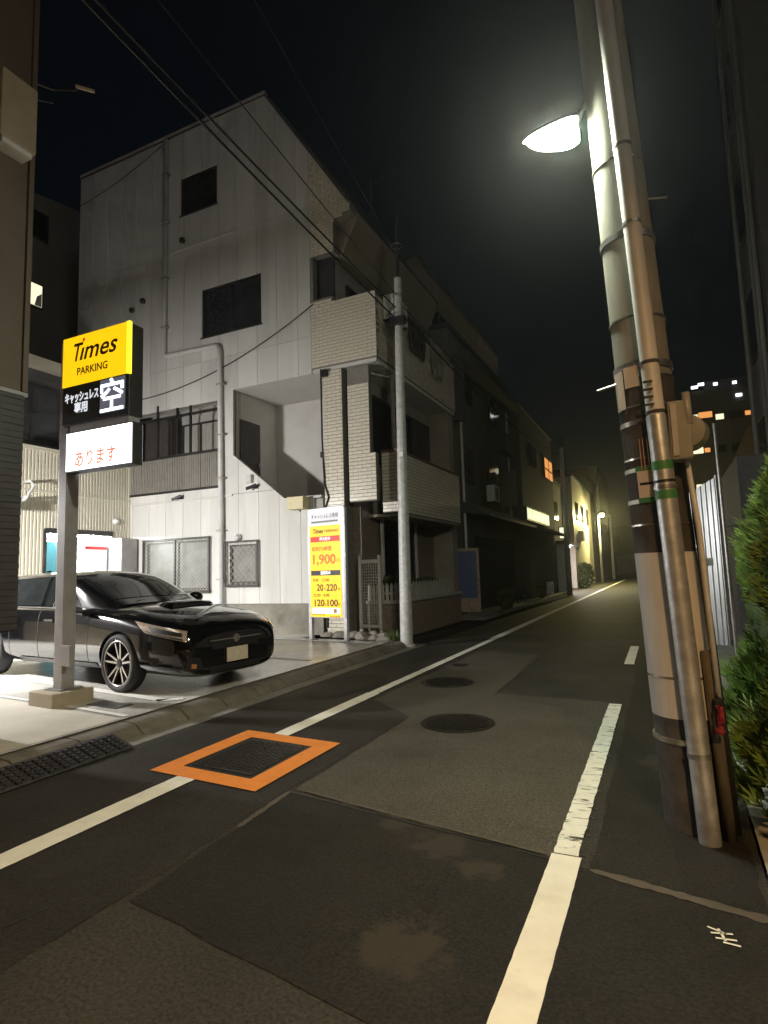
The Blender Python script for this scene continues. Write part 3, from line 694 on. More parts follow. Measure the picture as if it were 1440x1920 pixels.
# --- tiles: the 300 that show largest one by one, the rest joined
def tile_mesh(L):
    b = MB().box(-L/2, L/2, 0, TD, -TH/2, TH/2); me = bpy.data.meshes.new('tile'); me.from_pydata(b.v, [], b.f); me.validate()
    return me
cpos = Vector((0, 0, 1.5))
def seen(tl):
    c, u, nrm, L, dk = tl; d = cpos-c
    return (d.normalized().dot(nrm))*L*TH/d.length_squared
hidden = lambda tl: tl[4] or (tl[0].z < 2.7 and abs(tl[2].y) > .5 and tl[0].x < -6.2 and tl[0].z > .75)
order = sorted([t_ for t_ in tiles if not hidden(t_)], key=seen, reverse=True)
first = order[:290]; ids = set(id(t_) for t_ in first)
cache = {}
for c, u, nrm, L, dk in first:
    key = round(L, 2)
    if key not in cache: cache[key] = tile_mesh(key)
    me = cache[key]
    if not me.materials: me.materials.append(M['tile'])
    o = bpy.data.objects.new('tile', me); COL.objects.link(o); attach(o, mb)
    o.location = c+nrm*random.uniform(-.001, .002)
    rz = math.pi/2 if u.y > .5 else 0
    o.rotation_euler = (random.uniform(-.012, .012), 0, math.pi+rz+random.uniform(-.012, .012))
    if u.y > .5: o.rotation_euler[2] = -math.pi/2+random.uniform(-.012, .012)
for dk, nm in ((False, 'tile'), (True, 'tile_dark')):
    b = MB()
    for tl in tiles:
        c, u, nrm, L, d_ = tl
        if id(tl) in ids or d_ != dk: continue
        p = c; w = u*(L/2); h = Vector((0, 0, TH/2)); j = random.uniform(0, .003); n_ = nrm*(TD+j); tw = nrm*random.uniform(-.0015, .0015)
        q = [p-w-h, p+w-h, p+w+h, p-w+h]
        b.add(q+[q[0]+n_+tw, q[1]+n_-tw, q[2]+n_-tw, q[3]+n_+tw], [(4, 5, 6, 7), (0, 1, 5, 4), (1, 2, 6, 5), (2, 3, 7, 6), (3, 0, 4, 7)])
    o = b.build('tile_cladding', nm, mb); o['kind'] = 'stuff'

# ================================================================== things around the main building
# air-conditioner hung on the third-floor balcony
t = thing('air_conditioner', 'white outdoor air-conditioner unit hanging at the third-floor balcony front', 'air conditioner', (-5.2, 11.9, 7.5))
MB().box(-5.37, -5.1, 11.65, 12.45, 7.25, 7.8).build('casing', 'white', t, bevel=.02)
MB().lathe([(.22, 0), (.22, .015), (.19, .02), (.001, .02)], 20, 'x', (-5.1, 11.98, 7.52)).build('fan_grille', 'railgrey', t)
MB().box(-5.4, -5.1, 11.7, 11.74, 7.2, 7.25).box(-5.4, -5.1, 12.36, 12.4, 7.2, 7.25).build('bracket', 'rail', t)
# bundled awning / net hanging on the balcony
for (y0, y1, z0, lab, mm) in [(13.0, 14.1, 7.0, 'dark net bundle hanging over the third-floor balcony behind the street pole', 'wood'), (14.6, 15.5, 6.85, 'pale cloth hanging far along the third-floor balcony front', 'railgrey')]:
    b = MB(); n = 10; pr = None
    for i in range(n+1):
        yy = y0+(y1-y0)*i/n; cur = []
        for (zz, ex) in [(7.85, .0), (7.82, .05), ((z0+7.8)/2, .06+.03*math.sin(i*2.1)), (z0+.05*math.sin(i*1.3), .05+.04*math.cos(i*1.7))]:
            cur.append((-5.4+.02+ex, yy, zz))
        if pr:
            for k in range(3): b.quad(pr[k], cur[k], cur[k+1], pr[k+1])
        pr = cur
    o = tag(b.build('hanging_cloth', mm, None, smooth=True), lab, 'cloth')
    sm = o.modifiers.new('thick', 'SOLIDIFY'); sm.thickness = .02
# lattice gate
t = thing('garden_gate', 'cream lattice gate panel between the price board and the planter', 'gate', (-5.75, 11.35, .1))
MB().box(-6.02, -5.95, 11.33, 11.40, .1, 1.85).build('post', 'lattice', t); MB().box(-5.55, -5.48, 11.33, 11.40, .1, 1.85).build('post', 'lattice', t)
MB().box(-5.95, -5.55, 11.34, 11.39, 1.68, 1.76).box(-5.95, -5.55, 11.34, 11.39, .3, .36).build('frame', 'lattice', t)
b = MB()
for k in range(1, 7): b.box(-5.95+k*.057-.006, -5.95+k*.057+.006, 11.36, 11.37, .36, 1.68)
for k in range(1, 21): b.box(-5.95, -5.55, 11.371, 11.38, .36+k*.063-.006, .36+k*.063+.006)
b.build('lattice', 'lattice', t)
# planter with tile wall, picket fence, plants
pl = thing('planter', 'long tile-faced planter wall along the front of the apartment building', 'planter', (-5.6, 14, 0))
box('wall', 'joint', pl, -5.42, -5.33, 11.75, 16.3, 0, .78); box('wall', 'joint', pl, -6.02, -5.42, 11.75, 11.85, 0, .78)
box('soil', 'bark', pl, -6.0, -5.42, 11.85, 16.2, .3, .7)
MB().box(-5.46, -5.29, 11.72, 16.35, .78, .86).build('coping', 'lattice', pl, bevel=.01)
MB().box(-6.05, -5.46, 11.72, 11.88, .78, .86).build('coping', 'lattice', pl, bevel=.01)
b = MB()
for r_ in range(9):
    k = 0; yy = 11.76+(.11 if r_ % 2 else 0)
    while yy < 16.2: b.box(-5.332, -5.322, yy, min(yy+.21, 16.28), .03+r_*.08, .03+r_*.08+.068); yy += .225
    xx = -6.01+(.1 if r_ % 2 else 0)
    while xx < -5.4: b.box(xx, min(xx+.21, -5.34), 11.738, 11.75, .03+r_*.08, .03+r_*.08+.068); xx += .225
o = b.build('tile_cladding', 'tile_dark', pl); o['kind'] = 'stuff'
pf = thing('picket_fence', 'low cream picket fence standing on the planter wall', 'fence', (-5.7, 11.8, .86))
for k in range(6):
    xx = -6.02+k*.11
    MB().prism([(xx, .86), (xx+.07, .86), (xx+.07, 1.17), (xx+.035, 1.24), (xx, 1.17)], 'y', 11.77, 11.79).build('picket', 'lattice', pf)
for k in range(20):
    yy = 11.85+k*.2
    MB().prism([(yy, .86), (yy+.14, .86), (yy+.14, 1.17), (yy+.07, 1.25), (yy, 1.17)], 'x', -5.40, -5.38).build('picket', 'lattice', pf)
MB().box(-6.02, -5.41, 11.79, 11.81, .98, 1.03).box(-5.42, -5.4, 11.8, 15.85, .98, 1.03).build('rail', 'lattice', pf)

def leaf_cloud(c, rx, ry, rz, n, size, name, m, parent, shell=.55, upr=.3):
    b = MB()
    for _ in range(n):
        while True:
            p = Vector((random.uniform(-1, 1), random.uniform(-1, 1), random.uniform(-1, 1)))
            if shell < p.length < 1 or (p.length < 1 and random.random() < .25): break
        q = Vector((c[0]+p.x*rx, c[1]+p.y*ry, c[2]+p.z*rz))
        d = (p+Vector((random.uniform(-.8, .8), random.uniform(-.8, .8), random.uniform(-.3, .8)+upr))).normalized()
        s = d.cross(Vector((random.uniform(-1, 1), random.uniform(-1, 1), random.uniform(-1, 1)))).normalized()
        L = size*random.uniform(.6, 1.3); w = L*.3
        b.add([q, q+d*L*.5+s*w, q+d*L, q+d*L*.5-s*w], [(0, 1, 2, 3)])
    return b.build(name, m, parent, fix=False)
for k, (cx_, cy_, sx_, sy_, hz_, lab) in enumerate([(-5.75, 12.35, .28, .45, .3, 'dark leafy shrub in the planter nearest the picket fence corner'), (-5.75, 13.4, .28, .6, .26, 'dark leafy shrub in the middle of the planter'), (-5.75, 14.7, .26, .7, .22, 'low dark shrub at the far end of the planter')]):
    t = thing('shrub', lab, 'shrub', (cx_, cy_, .7), 'shrubs in the planter')
    leaf_cloud((cx_, cy_, 1.05), sx_, sy_, hz_, 700, .09, 'foliage', 'leafdark', t)
    for j in range(3): MB().tube([(cx_, cy_+.1*j-.1, .68), (cx_+.05, cy_+.15*j-.12, .95)], .012, 6).build('stem', 'bark', t)
# stones and weeds at the foot of the price board
spots = [(-6.35, 10.95, .18), (-6.0, 11.0, .16), (-5.7, 10.85, .2), (-5.45, 10.72, .17), (-5.25, 10.9, .2), (-5.55, 11.08, .15), (-5.12, 10.62, .13), (-6.65, 11.05, .14)]
words_ = ['flat grey garden stone leftmost behind the price board', 'squat garden stone behind the middle of the price board', 'broad garden stone right of the price board post', 'pale stone near the lot line end', 'large rough stone next to the weeds', 'stone tucked against the lattice gate', 'smallest stone at the kerb corner', 'stone against the dado of the side wall']
for k, (x_, y_, r_) in enumerate(spots):
    bm = bmesh.new(); bmesh.ops.create_icosphere(bm, subdivisions=2, radius=r_)
    sc_ = Vector((random.uniform(.8, 1.3), random.uniform(.7, 1.1), random.uniform(.5, .8)))
    for v in bm.verts:
        nz = 1+.22*math.sin(v.co.x*17+k)*math.cos(v.co.y*15+k*2)+random.uniform(-.06, .06); v.co = Vector((v.co.x*sc_.x, v.co.y*sc_.y, v.co.z*sc_.z))*nz
    me = bpy.data.meshes.new('garden_stone'); bm.to_mesh(me); bm.free()
    o = link('garden_stone', me, 'stone', None, False); o.location = (x_, y_, .14); o.rotation_euler = (0, 0, k)
    tag(o, words_[k], 'stone')
def tuft(x, y, z, n, h, lab, mm='weed'):
    t = thing('weed_clump', lab, 'plant', (x, y, z)); b = MB()
    for _ in range(n):
        a = random.uniform(0, 6.28); r_ = random.uniform(0, .09); p = Vector((x+r_*math.cos(a), y+r_*math.sin(a), z))
        d = Vector((math.cos(a)*random.uniform(.1, .8), math.sin(a)*random.uniform(.1, .8), 1)).normalized(); s = d.cross(Vector((0, 0, 1))).normalized()*.009
        L = h*random.uniform(.5, 1.1); q = p+d*L*.6; e = q+(d+Vector((0, 0, -.6))).normalized()*L*.45
        b.add([p-s, p+s, q+s, q-s, e], [(0, 1, 2, 3), (3, 2, 4)])
    b.build('blade', mm, t, fix=False)['kind'] = 'stuff'
for k, (x_, y_, h_, lab) in enumerate([(-4.93, 10.75, .26, 'green weed clump at the foot of the grey street pole'), (-5.1, 11.0, .2, 'weed clump between garden stones and planter'), (-5.35, 11.15, .3, 'dark weeds below the lattice gate'), (-5.85, 10.9, .14, 'tiny weed clump under the price board')]):
    tuft(x_, y_, .06, 90, h_, lab)
soil = struct(MB().prism([(-7.1, 10.72), (-4.95, 10.45), (-4.93, 11.5), (-5.3, 11.72), (-7.1, 11.3)], 'z', .0, .13).build('garden_bed', 'bark'))

# ================================================================== PARKING SIGN
ps = thing('parking_sign', 'tall lit yellow and black parking sign with white panel on a grey post', 'sign', (-6.22, 4.55, .12))
YS = 4.42
MB().prism([(-6.48, 4.30), (-6.02, 4.26), (-5.98, 4.74), (-6.44, 4.80)], 'z', .12, .285).build('footing', mat('footing_concrete', (.36, .31, .23), .85, amt=.15, bump=.2, stain=(.22, .19, .14), ss=3), ps, bevel=.012)
MB().box(-6.30, -6.15, 4.46, 4.62, .285, 4.33).build('post', 'post', ps, bevel=.012)
MB().box(-6.36, -6.09, 4.40, 4.68, .285, .30).build('base_plate', 'steel', ps)
MB().box(-6.18, -6.02, 4.45, 4.5, .55, .78).build('post_cover', 'post', ps, bevel=.006)
MB().box(-6.20, -5.13, YS+.012, YS+.20, 3.28, 4.325).build('cabinet', 'cabinet', ps, bevel=.008)
yp = MB().box(-6.205, -5.155, YS-.006, YS+.011, 3.745, 4.33).build('yellow_panel', 'yellow', ps)
MB().box(-5.155, -5.115, YS-.008, YS+.03, 3.74, 4.335).build('panel_edge', 'yellow_edge', yp)
text('T', .30, (-6.055, YS-.009, 4.03), yp, 'brownink', shear=.28, offset=.004, sx=.85, align='LEFT')
text('ımes', .30, (-5.93, YS-.009, 4.03), yp, 'brownink', shear=.28, offset=.004, align='LEFT', fit=.62)
MB().lathe([(.024, -.011), (.001, -.011)], 16, 'y', (-5.845, YS, 4.262)).build('red_dot', 'redink', yp)
text('PARKING', .125, (-5.70, YS-.009, 3.855), yp, 'brownink', offset=.002, fit=.50)
kp = MB().box(-6.195, -5.14, YS, YS+.0115, 3.30, 3.742).build('black_panel', 'black', ps)
text('キャッシュレス', .13, (-5.875, YS-.003, 3.555), kp, 'lettering', fit=.56, offset=.004)
text('専用', .13, (-5.88, YS-.003, 3.425), kp, 'lettering', fit=.22, offset=.004)
MB().box(-5.565, -5.175, YS-.006, YS-.001, 3.345, 3.725).build('display_face', 'ledback', kp)
text('空', .41, (-5.372, YS-.012, 3.375), kp, 'led', fit=.36, offset=.003)
MB().box(-6.1, -5.15, YS+.03, YS+.17, 3.19, 3.28).build('spacer', 'post', ps)
wb = MB().box(-6.14, -5.07, YS+.02, YS+.15, 2.735, 3.20).build('white_panel_case', 'cabinet', ps)
MB().box(-6.125, -5.085, YS+.006, YS+.0195, 2.75, 3.185).build('white_panel', 'whitelit', wb)
text('あります', .2, (-5.64, YS+.001, 2.80), wb, 'paleink', fit=.66, offset=.005)
# the far side of the double-faced sign
MB().box(-6.19, -5.15, YS+.2005, YS+.214, 3.745, 4.32).build('yellow_panel', 'yellow', ps)
MB().box(-6.125, -5.085, YS+.1505, YS+.164, 2.75, 3.185).build('white_panel', 'whitelit', wb)

# ================================================================== PRICE BOARD
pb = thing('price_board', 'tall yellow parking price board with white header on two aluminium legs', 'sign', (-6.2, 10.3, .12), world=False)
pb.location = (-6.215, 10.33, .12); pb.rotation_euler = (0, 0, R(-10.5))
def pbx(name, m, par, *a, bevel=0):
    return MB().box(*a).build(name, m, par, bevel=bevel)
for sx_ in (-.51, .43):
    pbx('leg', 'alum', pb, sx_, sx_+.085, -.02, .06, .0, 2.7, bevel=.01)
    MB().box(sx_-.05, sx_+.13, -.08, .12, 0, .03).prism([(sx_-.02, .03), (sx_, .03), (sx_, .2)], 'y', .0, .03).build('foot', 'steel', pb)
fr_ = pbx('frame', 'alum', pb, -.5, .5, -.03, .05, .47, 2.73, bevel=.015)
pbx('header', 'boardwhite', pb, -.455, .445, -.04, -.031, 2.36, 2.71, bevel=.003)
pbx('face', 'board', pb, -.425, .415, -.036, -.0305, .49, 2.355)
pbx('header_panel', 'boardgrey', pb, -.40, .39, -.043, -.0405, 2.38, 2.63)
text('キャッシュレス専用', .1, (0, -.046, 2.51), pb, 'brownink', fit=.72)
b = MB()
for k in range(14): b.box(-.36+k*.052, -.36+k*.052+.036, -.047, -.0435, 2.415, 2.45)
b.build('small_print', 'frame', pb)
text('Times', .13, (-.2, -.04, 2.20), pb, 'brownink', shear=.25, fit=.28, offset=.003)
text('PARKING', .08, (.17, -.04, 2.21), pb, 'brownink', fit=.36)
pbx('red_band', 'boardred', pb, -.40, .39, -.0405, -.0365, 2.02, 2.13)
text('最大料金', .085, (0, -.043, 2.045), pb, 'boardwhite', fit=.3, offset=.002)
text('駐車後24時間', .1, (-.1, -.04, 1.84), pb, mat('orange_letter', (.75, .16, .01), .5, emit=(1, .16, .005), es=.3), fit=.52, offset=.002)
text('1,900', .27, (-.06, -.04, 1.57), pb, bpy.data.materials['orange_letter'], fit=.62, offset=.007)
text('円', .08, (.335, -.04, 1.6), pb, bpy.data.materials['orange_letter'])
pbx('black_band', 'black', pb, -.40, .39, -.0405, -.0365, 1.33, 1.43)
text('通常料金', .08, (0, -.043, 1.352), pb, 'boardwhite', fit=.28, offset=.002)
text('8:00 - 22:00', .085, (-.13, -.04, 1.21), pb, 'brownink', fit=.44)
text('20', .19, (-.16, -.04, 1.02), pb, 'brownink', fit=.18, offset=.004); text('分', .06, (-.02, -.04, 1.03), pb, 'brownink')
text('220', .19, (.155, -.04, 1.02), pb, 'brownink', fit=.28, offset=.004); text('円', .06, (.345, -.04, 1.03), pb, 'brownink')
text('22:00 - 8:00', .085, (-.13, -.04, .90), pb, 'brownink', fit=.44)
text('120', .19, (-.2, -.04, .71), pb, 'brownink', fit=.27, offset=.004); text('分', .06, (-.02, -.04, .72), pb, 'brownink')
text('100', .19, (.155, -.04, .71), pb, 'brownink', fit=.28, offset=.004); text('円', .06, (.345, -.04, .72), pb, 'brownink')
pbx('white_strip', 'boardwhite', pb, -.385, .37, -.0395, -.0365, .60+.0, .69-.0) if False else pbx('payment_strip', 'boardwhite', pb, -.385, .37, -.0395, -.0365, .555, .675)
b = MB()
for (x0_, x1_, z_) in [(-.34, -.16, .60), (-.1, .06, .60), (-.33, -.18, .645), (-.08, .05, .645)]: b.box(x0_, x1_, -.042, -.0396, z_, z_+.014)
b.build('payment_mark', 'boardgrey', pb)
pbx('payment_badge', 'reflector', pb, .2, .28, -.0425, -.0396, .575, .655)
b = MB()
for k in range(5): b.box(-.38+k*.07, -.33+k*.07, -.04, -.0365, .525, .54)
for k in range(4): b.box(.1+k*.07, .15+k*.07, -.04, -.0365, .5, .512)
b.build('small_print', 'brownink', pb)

# ================================================================== CAR
car = thing('parked_car', 'black wet station wagon with bonnet scoop and silver multi-spoke wheels parked nose to the street', 'car', (-5.95, 6.03, .131), world=False)
car.rotation_euler = (0, 0, R(-7)); car.scale = (1.08, 1.03, 1.03)
SEC = [(-4.08, .66, .42, .72, .62, .78, .5, .80), (-4.02, .80, .30, .85, .77, .95, .66, .97), (-3.73, .87, .22, .95, .84, 1.02, .72, 1.03),
       (-2.95, .90, .20, .95, .87, 1.01, .76, 1.02), (-2.0, .89, .19, .94, .865, 1.0, .75, 1.01), (-1.2, .885, .19, .93, .86, .99, .75, 1.0),
       (-.7, .885, .19, .915, .86, .975, .76, 1.01), (-.4, .895, .20, .90, .86, .965, .74, 1.02), (0, .905, .20, .87, .865, .945, .72, 1.0),
       (.35, .90, .20, .83, .86, .905, .70, .965), (.62, .87, .19, .79, .83, .86, .66, .915), (.80, .825, .18, .74, .78, .81, .61, .865),
       (.92, .75, .17, .685, .71, .755, .56, .80), (.975, .69, .19, .62, .65, .70, .51, .74), (.99, .63, .21, .55, .58, .645, .47, .69)]
vs, fs = [], []; ring = None
def section(s):
    x, w, zb, zs, ws, zt, wt, zc = s
    half = [(w-.16, zb), (w-.035, zb+.09), (w, .47), (w-.012, .5*(.47+zs)+.03), (ws, zs), (wt, zt), (wt*.5, zt+(zc-zt)*.75)]
    pts = [(x, 0, zb)]+[(x, y_, z_) for y_, z_ in half]+[(x, 0, zc)]+[(x, -y_, z_) for y_, z_ in half[::-1]]
    return pts
rings = [section(s) for s in SEC]; n = len(rings[0])
for r_ in rings: vs += r_
for i in range(len(rings)-1):
    for k in range(n): fs.append((i*n+k, i*n+(k+1) % n, (i+1)*n+(k+1) % n, (i+1)*n+k))
fs += [tuple(range(n))[::-1], tuple(range((len(rings)-1)*n, len(rings)*n))]
bm_ = MB().add(vs, fs); cage = bm_.build('tmp_body', 'paint', None)
md = cage.modifiers.new('s', 'SUBSURF'); md.levels = 3
cut = MB()
for xw in (0, -2.95):
    for sgn in (1, -1): cut.cyl((xw, sgn*.56, .34), (xw, sgn*1.1, .34), .375, .375, 40)
cutter = cut.build('tmp_cut', 'paint', None)
md = cage.modifiers.new('b', 'BOOLEAN'); md.object = cutter; md.operation = 'DIFFERENCE'; md.solver = 'EXACT'
me = evaluated(cage); me.materials.clear()
for o in (cage, cutter): bpy.data.objects.remove(o)
body = link('body', me, 'paint', car); smooth_angle(body, 45)
bvb = BVHTree.FromPolygons([v.co for v in me.vertices], [tuple(p.vertices) for p in me.polygons])
# cabin
G = [(-.34, .70, .955, .60, 1.0, 1.02), (-.80, .79, .95, .705, 1.155, 1.215), (-1.28, .81, .95, .665, 1.395, 1.445), (-1.9, .815, .95, .65, 1.435, 1.49),
     (-2.8, .815, .95, .645, 1.42, 1.475), (-3.43, .80, .95, .63, 1.38, 1.43), (-3.78, .77, .95, .62, 1.16, 1.2), (-3.96, .70, .95, .62, .985, 1.0)]
vs, fs = [], []
def gsec(s):
    x, yb, zb, yr, zr, zc = s
    half = [(yb, zb-.04), (yb*.99, zb+.02), (yb+(yr-yb)*.55, zb+(zr-zb)*.6), (yr+.012, zr-.02), (yr-.06, zr+.012), (yr*.5, zr+(zc-zr)*.75)]
    return [(x, y_, z_) for y_, z_ in half]+[(x, 0, zc)]+[(x, -y_, z_) for y_, z_ in half[::-1]]
rings = [gsec(s) for s in G]; n = len(rings[0])
for r_ in rings: vs += r_
for i in range(len(rings)-1):
    for k in range(n-1): fs.append((i*n+k, i*n+k+1, (i+1)*n+k+1, (i+1)*n+k))
cage = MB().add(vs, fs).build('tmp', 'paint', None); md = cage.modifiers.new('s', 'SUBSURF'); md.levels = 3
me = evaluated(cage); me.materials.clear(); bpy.data.objects.remove(cage)
cabin = link('roof', me, 'paint', car); smooth_angle(cabin, 50)
bvc = BVHTree.FromPolygons([v.co for v in me.vertices], [tuple(p.vertices) for p in me.polygons])
def skin(name, corners, d, bvh, m, parent, off=.006, nu=14, nv=8, curve=None, back=.6):
    """patch of 4 corners (a,b,c,d) pushed along d onto the surface, lifted by off"""
    a, b_, c, e = [Vector(q) for q in corners]; d = Vector(d).normalized(); mb_ = MB(); P = []
    for j in range(nv+1):
        for i in range(nu+1):
            u, v = i/nu, j/nv; p = a.lerp(b_, u).lerp(e.lerp(c, u), v)
            hit = bvh.ray_cast(p-d*back, d, back*2.5)
            P.append((hit[0]-d*off) if hit[0] else p)
    fs_ = [(j*(nu+1)+i, j*(nu+1)+i+1, (j+1)*(nu+1)+i+1, (j+1)*(nu+1)+i) for j in range(nv) for i in range(nu)]
    o = mb_.add(P, fs_).build(name, m, parent, smooth=True); return o
skin('windscreen', [(-.46, -.60, 1.2), (-.46, .60, 1.2), (-1.24, .53, 1.6), (-1.24, -.53, 1.6)], (-.45, 0, -1), bvc, 'carglass', car, .006, 20, 12)
for s_ in (-1, 1):
    skin('side_window', [(-.93, s_*.9, 1.0), (-1.72, s_*.9, 1.0), (-1.72, s_*.9, 1.375), (-1.36, s_*.9, 1.37)], (0, -s_, 0), bvc, 'carglass', car, .006)
    skin('side_window', [(-1.80, s_*.9, 1.0), (-2.62, s_*.9, 1.01), (-2.62, s_*.9, 1.375), (-1.80, s_*.9, 1.38)], (0, -s_, 0), bvc, 'carglass', car, .006)
    skin('side_window', [(-2.75, s_*.9, 1.02), (-3.6, s_*.9, 1.12), (-3.4, s_*.9, 1.30), (-2.75, s_*.9, 1.37)], (0, -s_, 0), bvc, 'carglass', car, .006)
    skin('window_trim', [(-.80, s_*.95, .955), (-3.3, s_*.95, .985), (-3.3, s_*.95, 1.0), (-.84, s_*.95, .972)], (0, -s_, 0), bvc, 'trim', car, .009, 24, 1)
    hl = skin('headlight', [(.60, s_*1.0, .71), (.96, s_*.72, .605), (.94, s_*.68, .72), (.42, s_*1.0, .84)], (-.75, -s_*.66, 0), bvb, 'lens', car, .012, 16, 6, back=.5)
    skin('lamp_strip', [(.62, s_*1.0, .715), (.93, s_*.74, .622), (.93, s_*.74, .64), (.60, s_*1.0, .735)], (-.75, -s_*.66, 0), bvb, 'trim', hl, .017, 14, 2, back=.5)
    skin('lamp_housing', [(.72, s_*1.0, .72), (.91, s_*.73, .66), (.90, s_*.72, .70), (.66, s_*1.0, .78)], (-.75, -s_*.66, 0), bvb, 'black', hl, .015, 8, 3, back=.5)
    skin('air_inlet', [(1.1, s_*.50, .27), (1.1, s_*.70, .28), (1.1, s_*.70, .44), (1.1, s_*.54, .41)], (-1, 0, 0), bvb, 'black', car, .006, 8, 6)
    fl = skin('fog_lamp', [(1.1, s_*.60, .30), (1.1, s_*.66, .31), (1.1, s_*.66, .36), (1.1, s_*.60, .35)], (-1, 0, 0), bvb, 'reflector', car, .016, 4, 4)
    skin('sill_trim', [(-.45, s_*1, .25), (-2.2, s_*1, .25), (-2.2, s_*1, .31), (-.45, s_*1, .31)], (0, -s_, 0), bvb, 'black', car, .012, 16, 2)
    for xs in (-.62, -1.74, -2.45): skin('door_seam', [(xs, s_*1, .30), (xs+.009, s_*1, .30), (xs+.009, s_*1, .93), (xs, s_*1, .93)], (0, -s_, 0), bvb, 'tyre', car, .0035, 1, 12)
    for xh in (-1.55, -2.42): skin('door_handle', [(xh, s_*1, .80), (xh+.2, s_*1, .80), (xh+.2, s_*1, .83), (xh, s_*1, .83)], (0, -s_, 0), bvb, 'trim' if s_ < 0 else 'paint', car, .035, 6, 2)
    # mirror
    mm = MB()
    mm.box(-.98, -.80, s_*.93 if s_ > 0 else -1.13, 1.13 if s_ > 0 else -.93, .955, 1.10); mo = mm.build('tmp', 'paint', None)
    md = mo.modifiers.new('s', 'SUBSURF'); md.levels = 3; bpy.context.view_layer.update(); me = evaluated(mo); bpy.data.objects.remove(mo)
    me.materials.clear(); me.transform(Matrix.Translation((-.89, s_*1.03, 1.03)) @ Matrix.Diagonal((1.4, 1.25, 1.4, 1)) @ Matrix.Translation((.89, -s_*1.03, -1.03)))
    wm = link('wing_mirror', me, 'paint', car, True)
    MB().tube([(-.84, s_*.82, .95), (-.87, s_*.90, .97), (-.88, s_*.98, 1.0)], .03, 8).build('mirror_arm', 'black', wm)
skin('grille', [(1.1, -.36, .48), (1.1, .36, .48), (1.1, .44, .64), (1.1, -.44, .64)], (-1, 0, 0), bvb, 'black', car, .005, 20, 6)
skin('grille_bar', [(1.1, -.41, .575), (1.1, .41, .575), (1.1, .41, .592), (1.1, -.41, .592)], (-1, 0, 0), bvb, 'trim', car, .014, 20, 1)
MB().lathe([(.001, 1.0), (.05, 1.0), (.055, .985)], 20, 'x', (.0, 0, .583)).build('badge', 'trim', car)
skin('lower_grille', [(1.1, -.40, .22), (1.1, .40, .22), (1.1, .42, .29), (1.1, -.42, .29)], (-1, 0, 0), bvb, 'black', car, .005, 20, 4)
skin('bonnet_seam', [(.78, -.66, 1.2), (.78, .66, 1.2), (.79, .66, 1.2), (.79, -.66, 1.2)], (0, 0, -1), bvb, 'tyre', car, .004, 24, 1)
MB().box(1.0, 1.02, -.165, .165, .315, .48).build('number_plate', 'plate', car, bevel=.004)
MB().box(.93, 1.001, -.12, .12, .345, .445).build('plate_mount', 'black', car)
# bonnet scoop
sc = [(-.26, .22, .995), (.02, .29, 1.032), (.2, .31, 1.022), (.225, .31, 1.008)]
b = MB(); P = []
for x, w, z in sc:
    for y_, dz in ((-w-.06, -.06), (-w, -.01), (-w*.5, .0), (0, .004), (w*.5, .0), (w, -.01), (w+.06, -.06)): P.append((x, y_, z+dz))
b.add(P, [(i*7+k, i*7+k+1, (i+1)*7+k+1, (i+1)*7+k) for i in range(3) for k in range(6)])
scp = b.build('bonnet_scoop', 'paint', car, smooth=True)
MB().add([(.224, -.3, .955), (.224, .3, .955), (.224, .29, .995), (.224, -.29, .995)], [(0, 1, 2, 3)]).build('scoop_mesh', 'tyre', scp, fix=False)
for x0_ in (-.62, -.55): pass
MB().tube([(-.40, -.35, 1.035), (-.50, .05, 1.075), (-.56, .35, 1.09)], .008, 6).build('wiper', 'black', car)
MB().tube([(-.40, .1, 1.035), (-.47, .4, 1.06), (-.56, .58, 1.07)], .008, 6).build('wiper', 'black', car)
MB().prism([(-2.95, 1.44), (-3.1, 1.44), (-3.12, 1.5), (-3.06, 1.5)], 'y', -.02, .02).build('antenna_fin', 'paint', car, bevel=.005)
# wheels
def wheel(xw, s_):
    w = bpy.data.objects.new('wheel', None); COL.objects.link(w); w.parent = car; w.location = (xw, s_*.80, .34); w.empty_display_size = .1
    w.rotation_euler = (0, 0, 0 if s_ < 0 else math.pi); w.scale = (1.045*1.03/1.08, 1, 1.045)
    tp = [(.245, .10), (.25, -.075), (.258, -.088), (.28, -.10), (.30, -.098), (.318, -.085), (.325, -.06), (.326, .06), (.318, .085), (.30, .1), (.225, .1)]
    MB().lathe(tp, 48, 'y').build('tyre', 'tyre', w, smooth=True)
    MB().lathe([(.252, -.088), (.24, -.088), (.23, -.07), (.215, .06), (.001, .06)], 48, 'y').build('rim', 'alloydark', w, smooth=False)
    MB().lathe([(.257, -.08), (.257, -.092), (.242, -.094), (.237, -.078)], 48, 'y').build('rim_lip', 'alloy', w, smooth=True)
    MB().lathe([(.055, -.03), (.055, -.062), (.03, -.07), (.001, -.07)], 24, 'y').build('hub', 'alloydark', w)
    for k in range(10):
        a = 2*math.pi*(k//2)/5+(.21 if k % 2 else -.21)+.35; a0 = 2*math.pi*(k//2)/5+(.3 if k % 2 else -.3)+.35
        def P(r_, an, off, yy): return (r_*math.cos(an)-off*math.sin(an), yy, r_*math.sin(an)+off*math.cos(an))
        q = [P(.045, a0, -.013, -.062), P(.045, a0, .013, -.062), P(.24, a, .010, -.086), P(.24, a, -.010, -.086)]
        q2 = [(p[0], p[1]+.035, p[2]) for p in q]
        MB().add(q+q2, [(0, 1, 2, 3), (4, 7, 6, 5), (0, 4, 5, 1), (1, 5, 6, 2), (2, 6, 7, 3), (3, 7, 4, 0)]).build('spoke', 'alloy', w)
for xw in (0, -2.95):
    for s_ in (-1, 1): wheel(xw, s_)
b = MB()
for xw in (0, -2.95): b.cyl((xw, -.7, .325), (xw, .7, .325), .05, .05, 10)
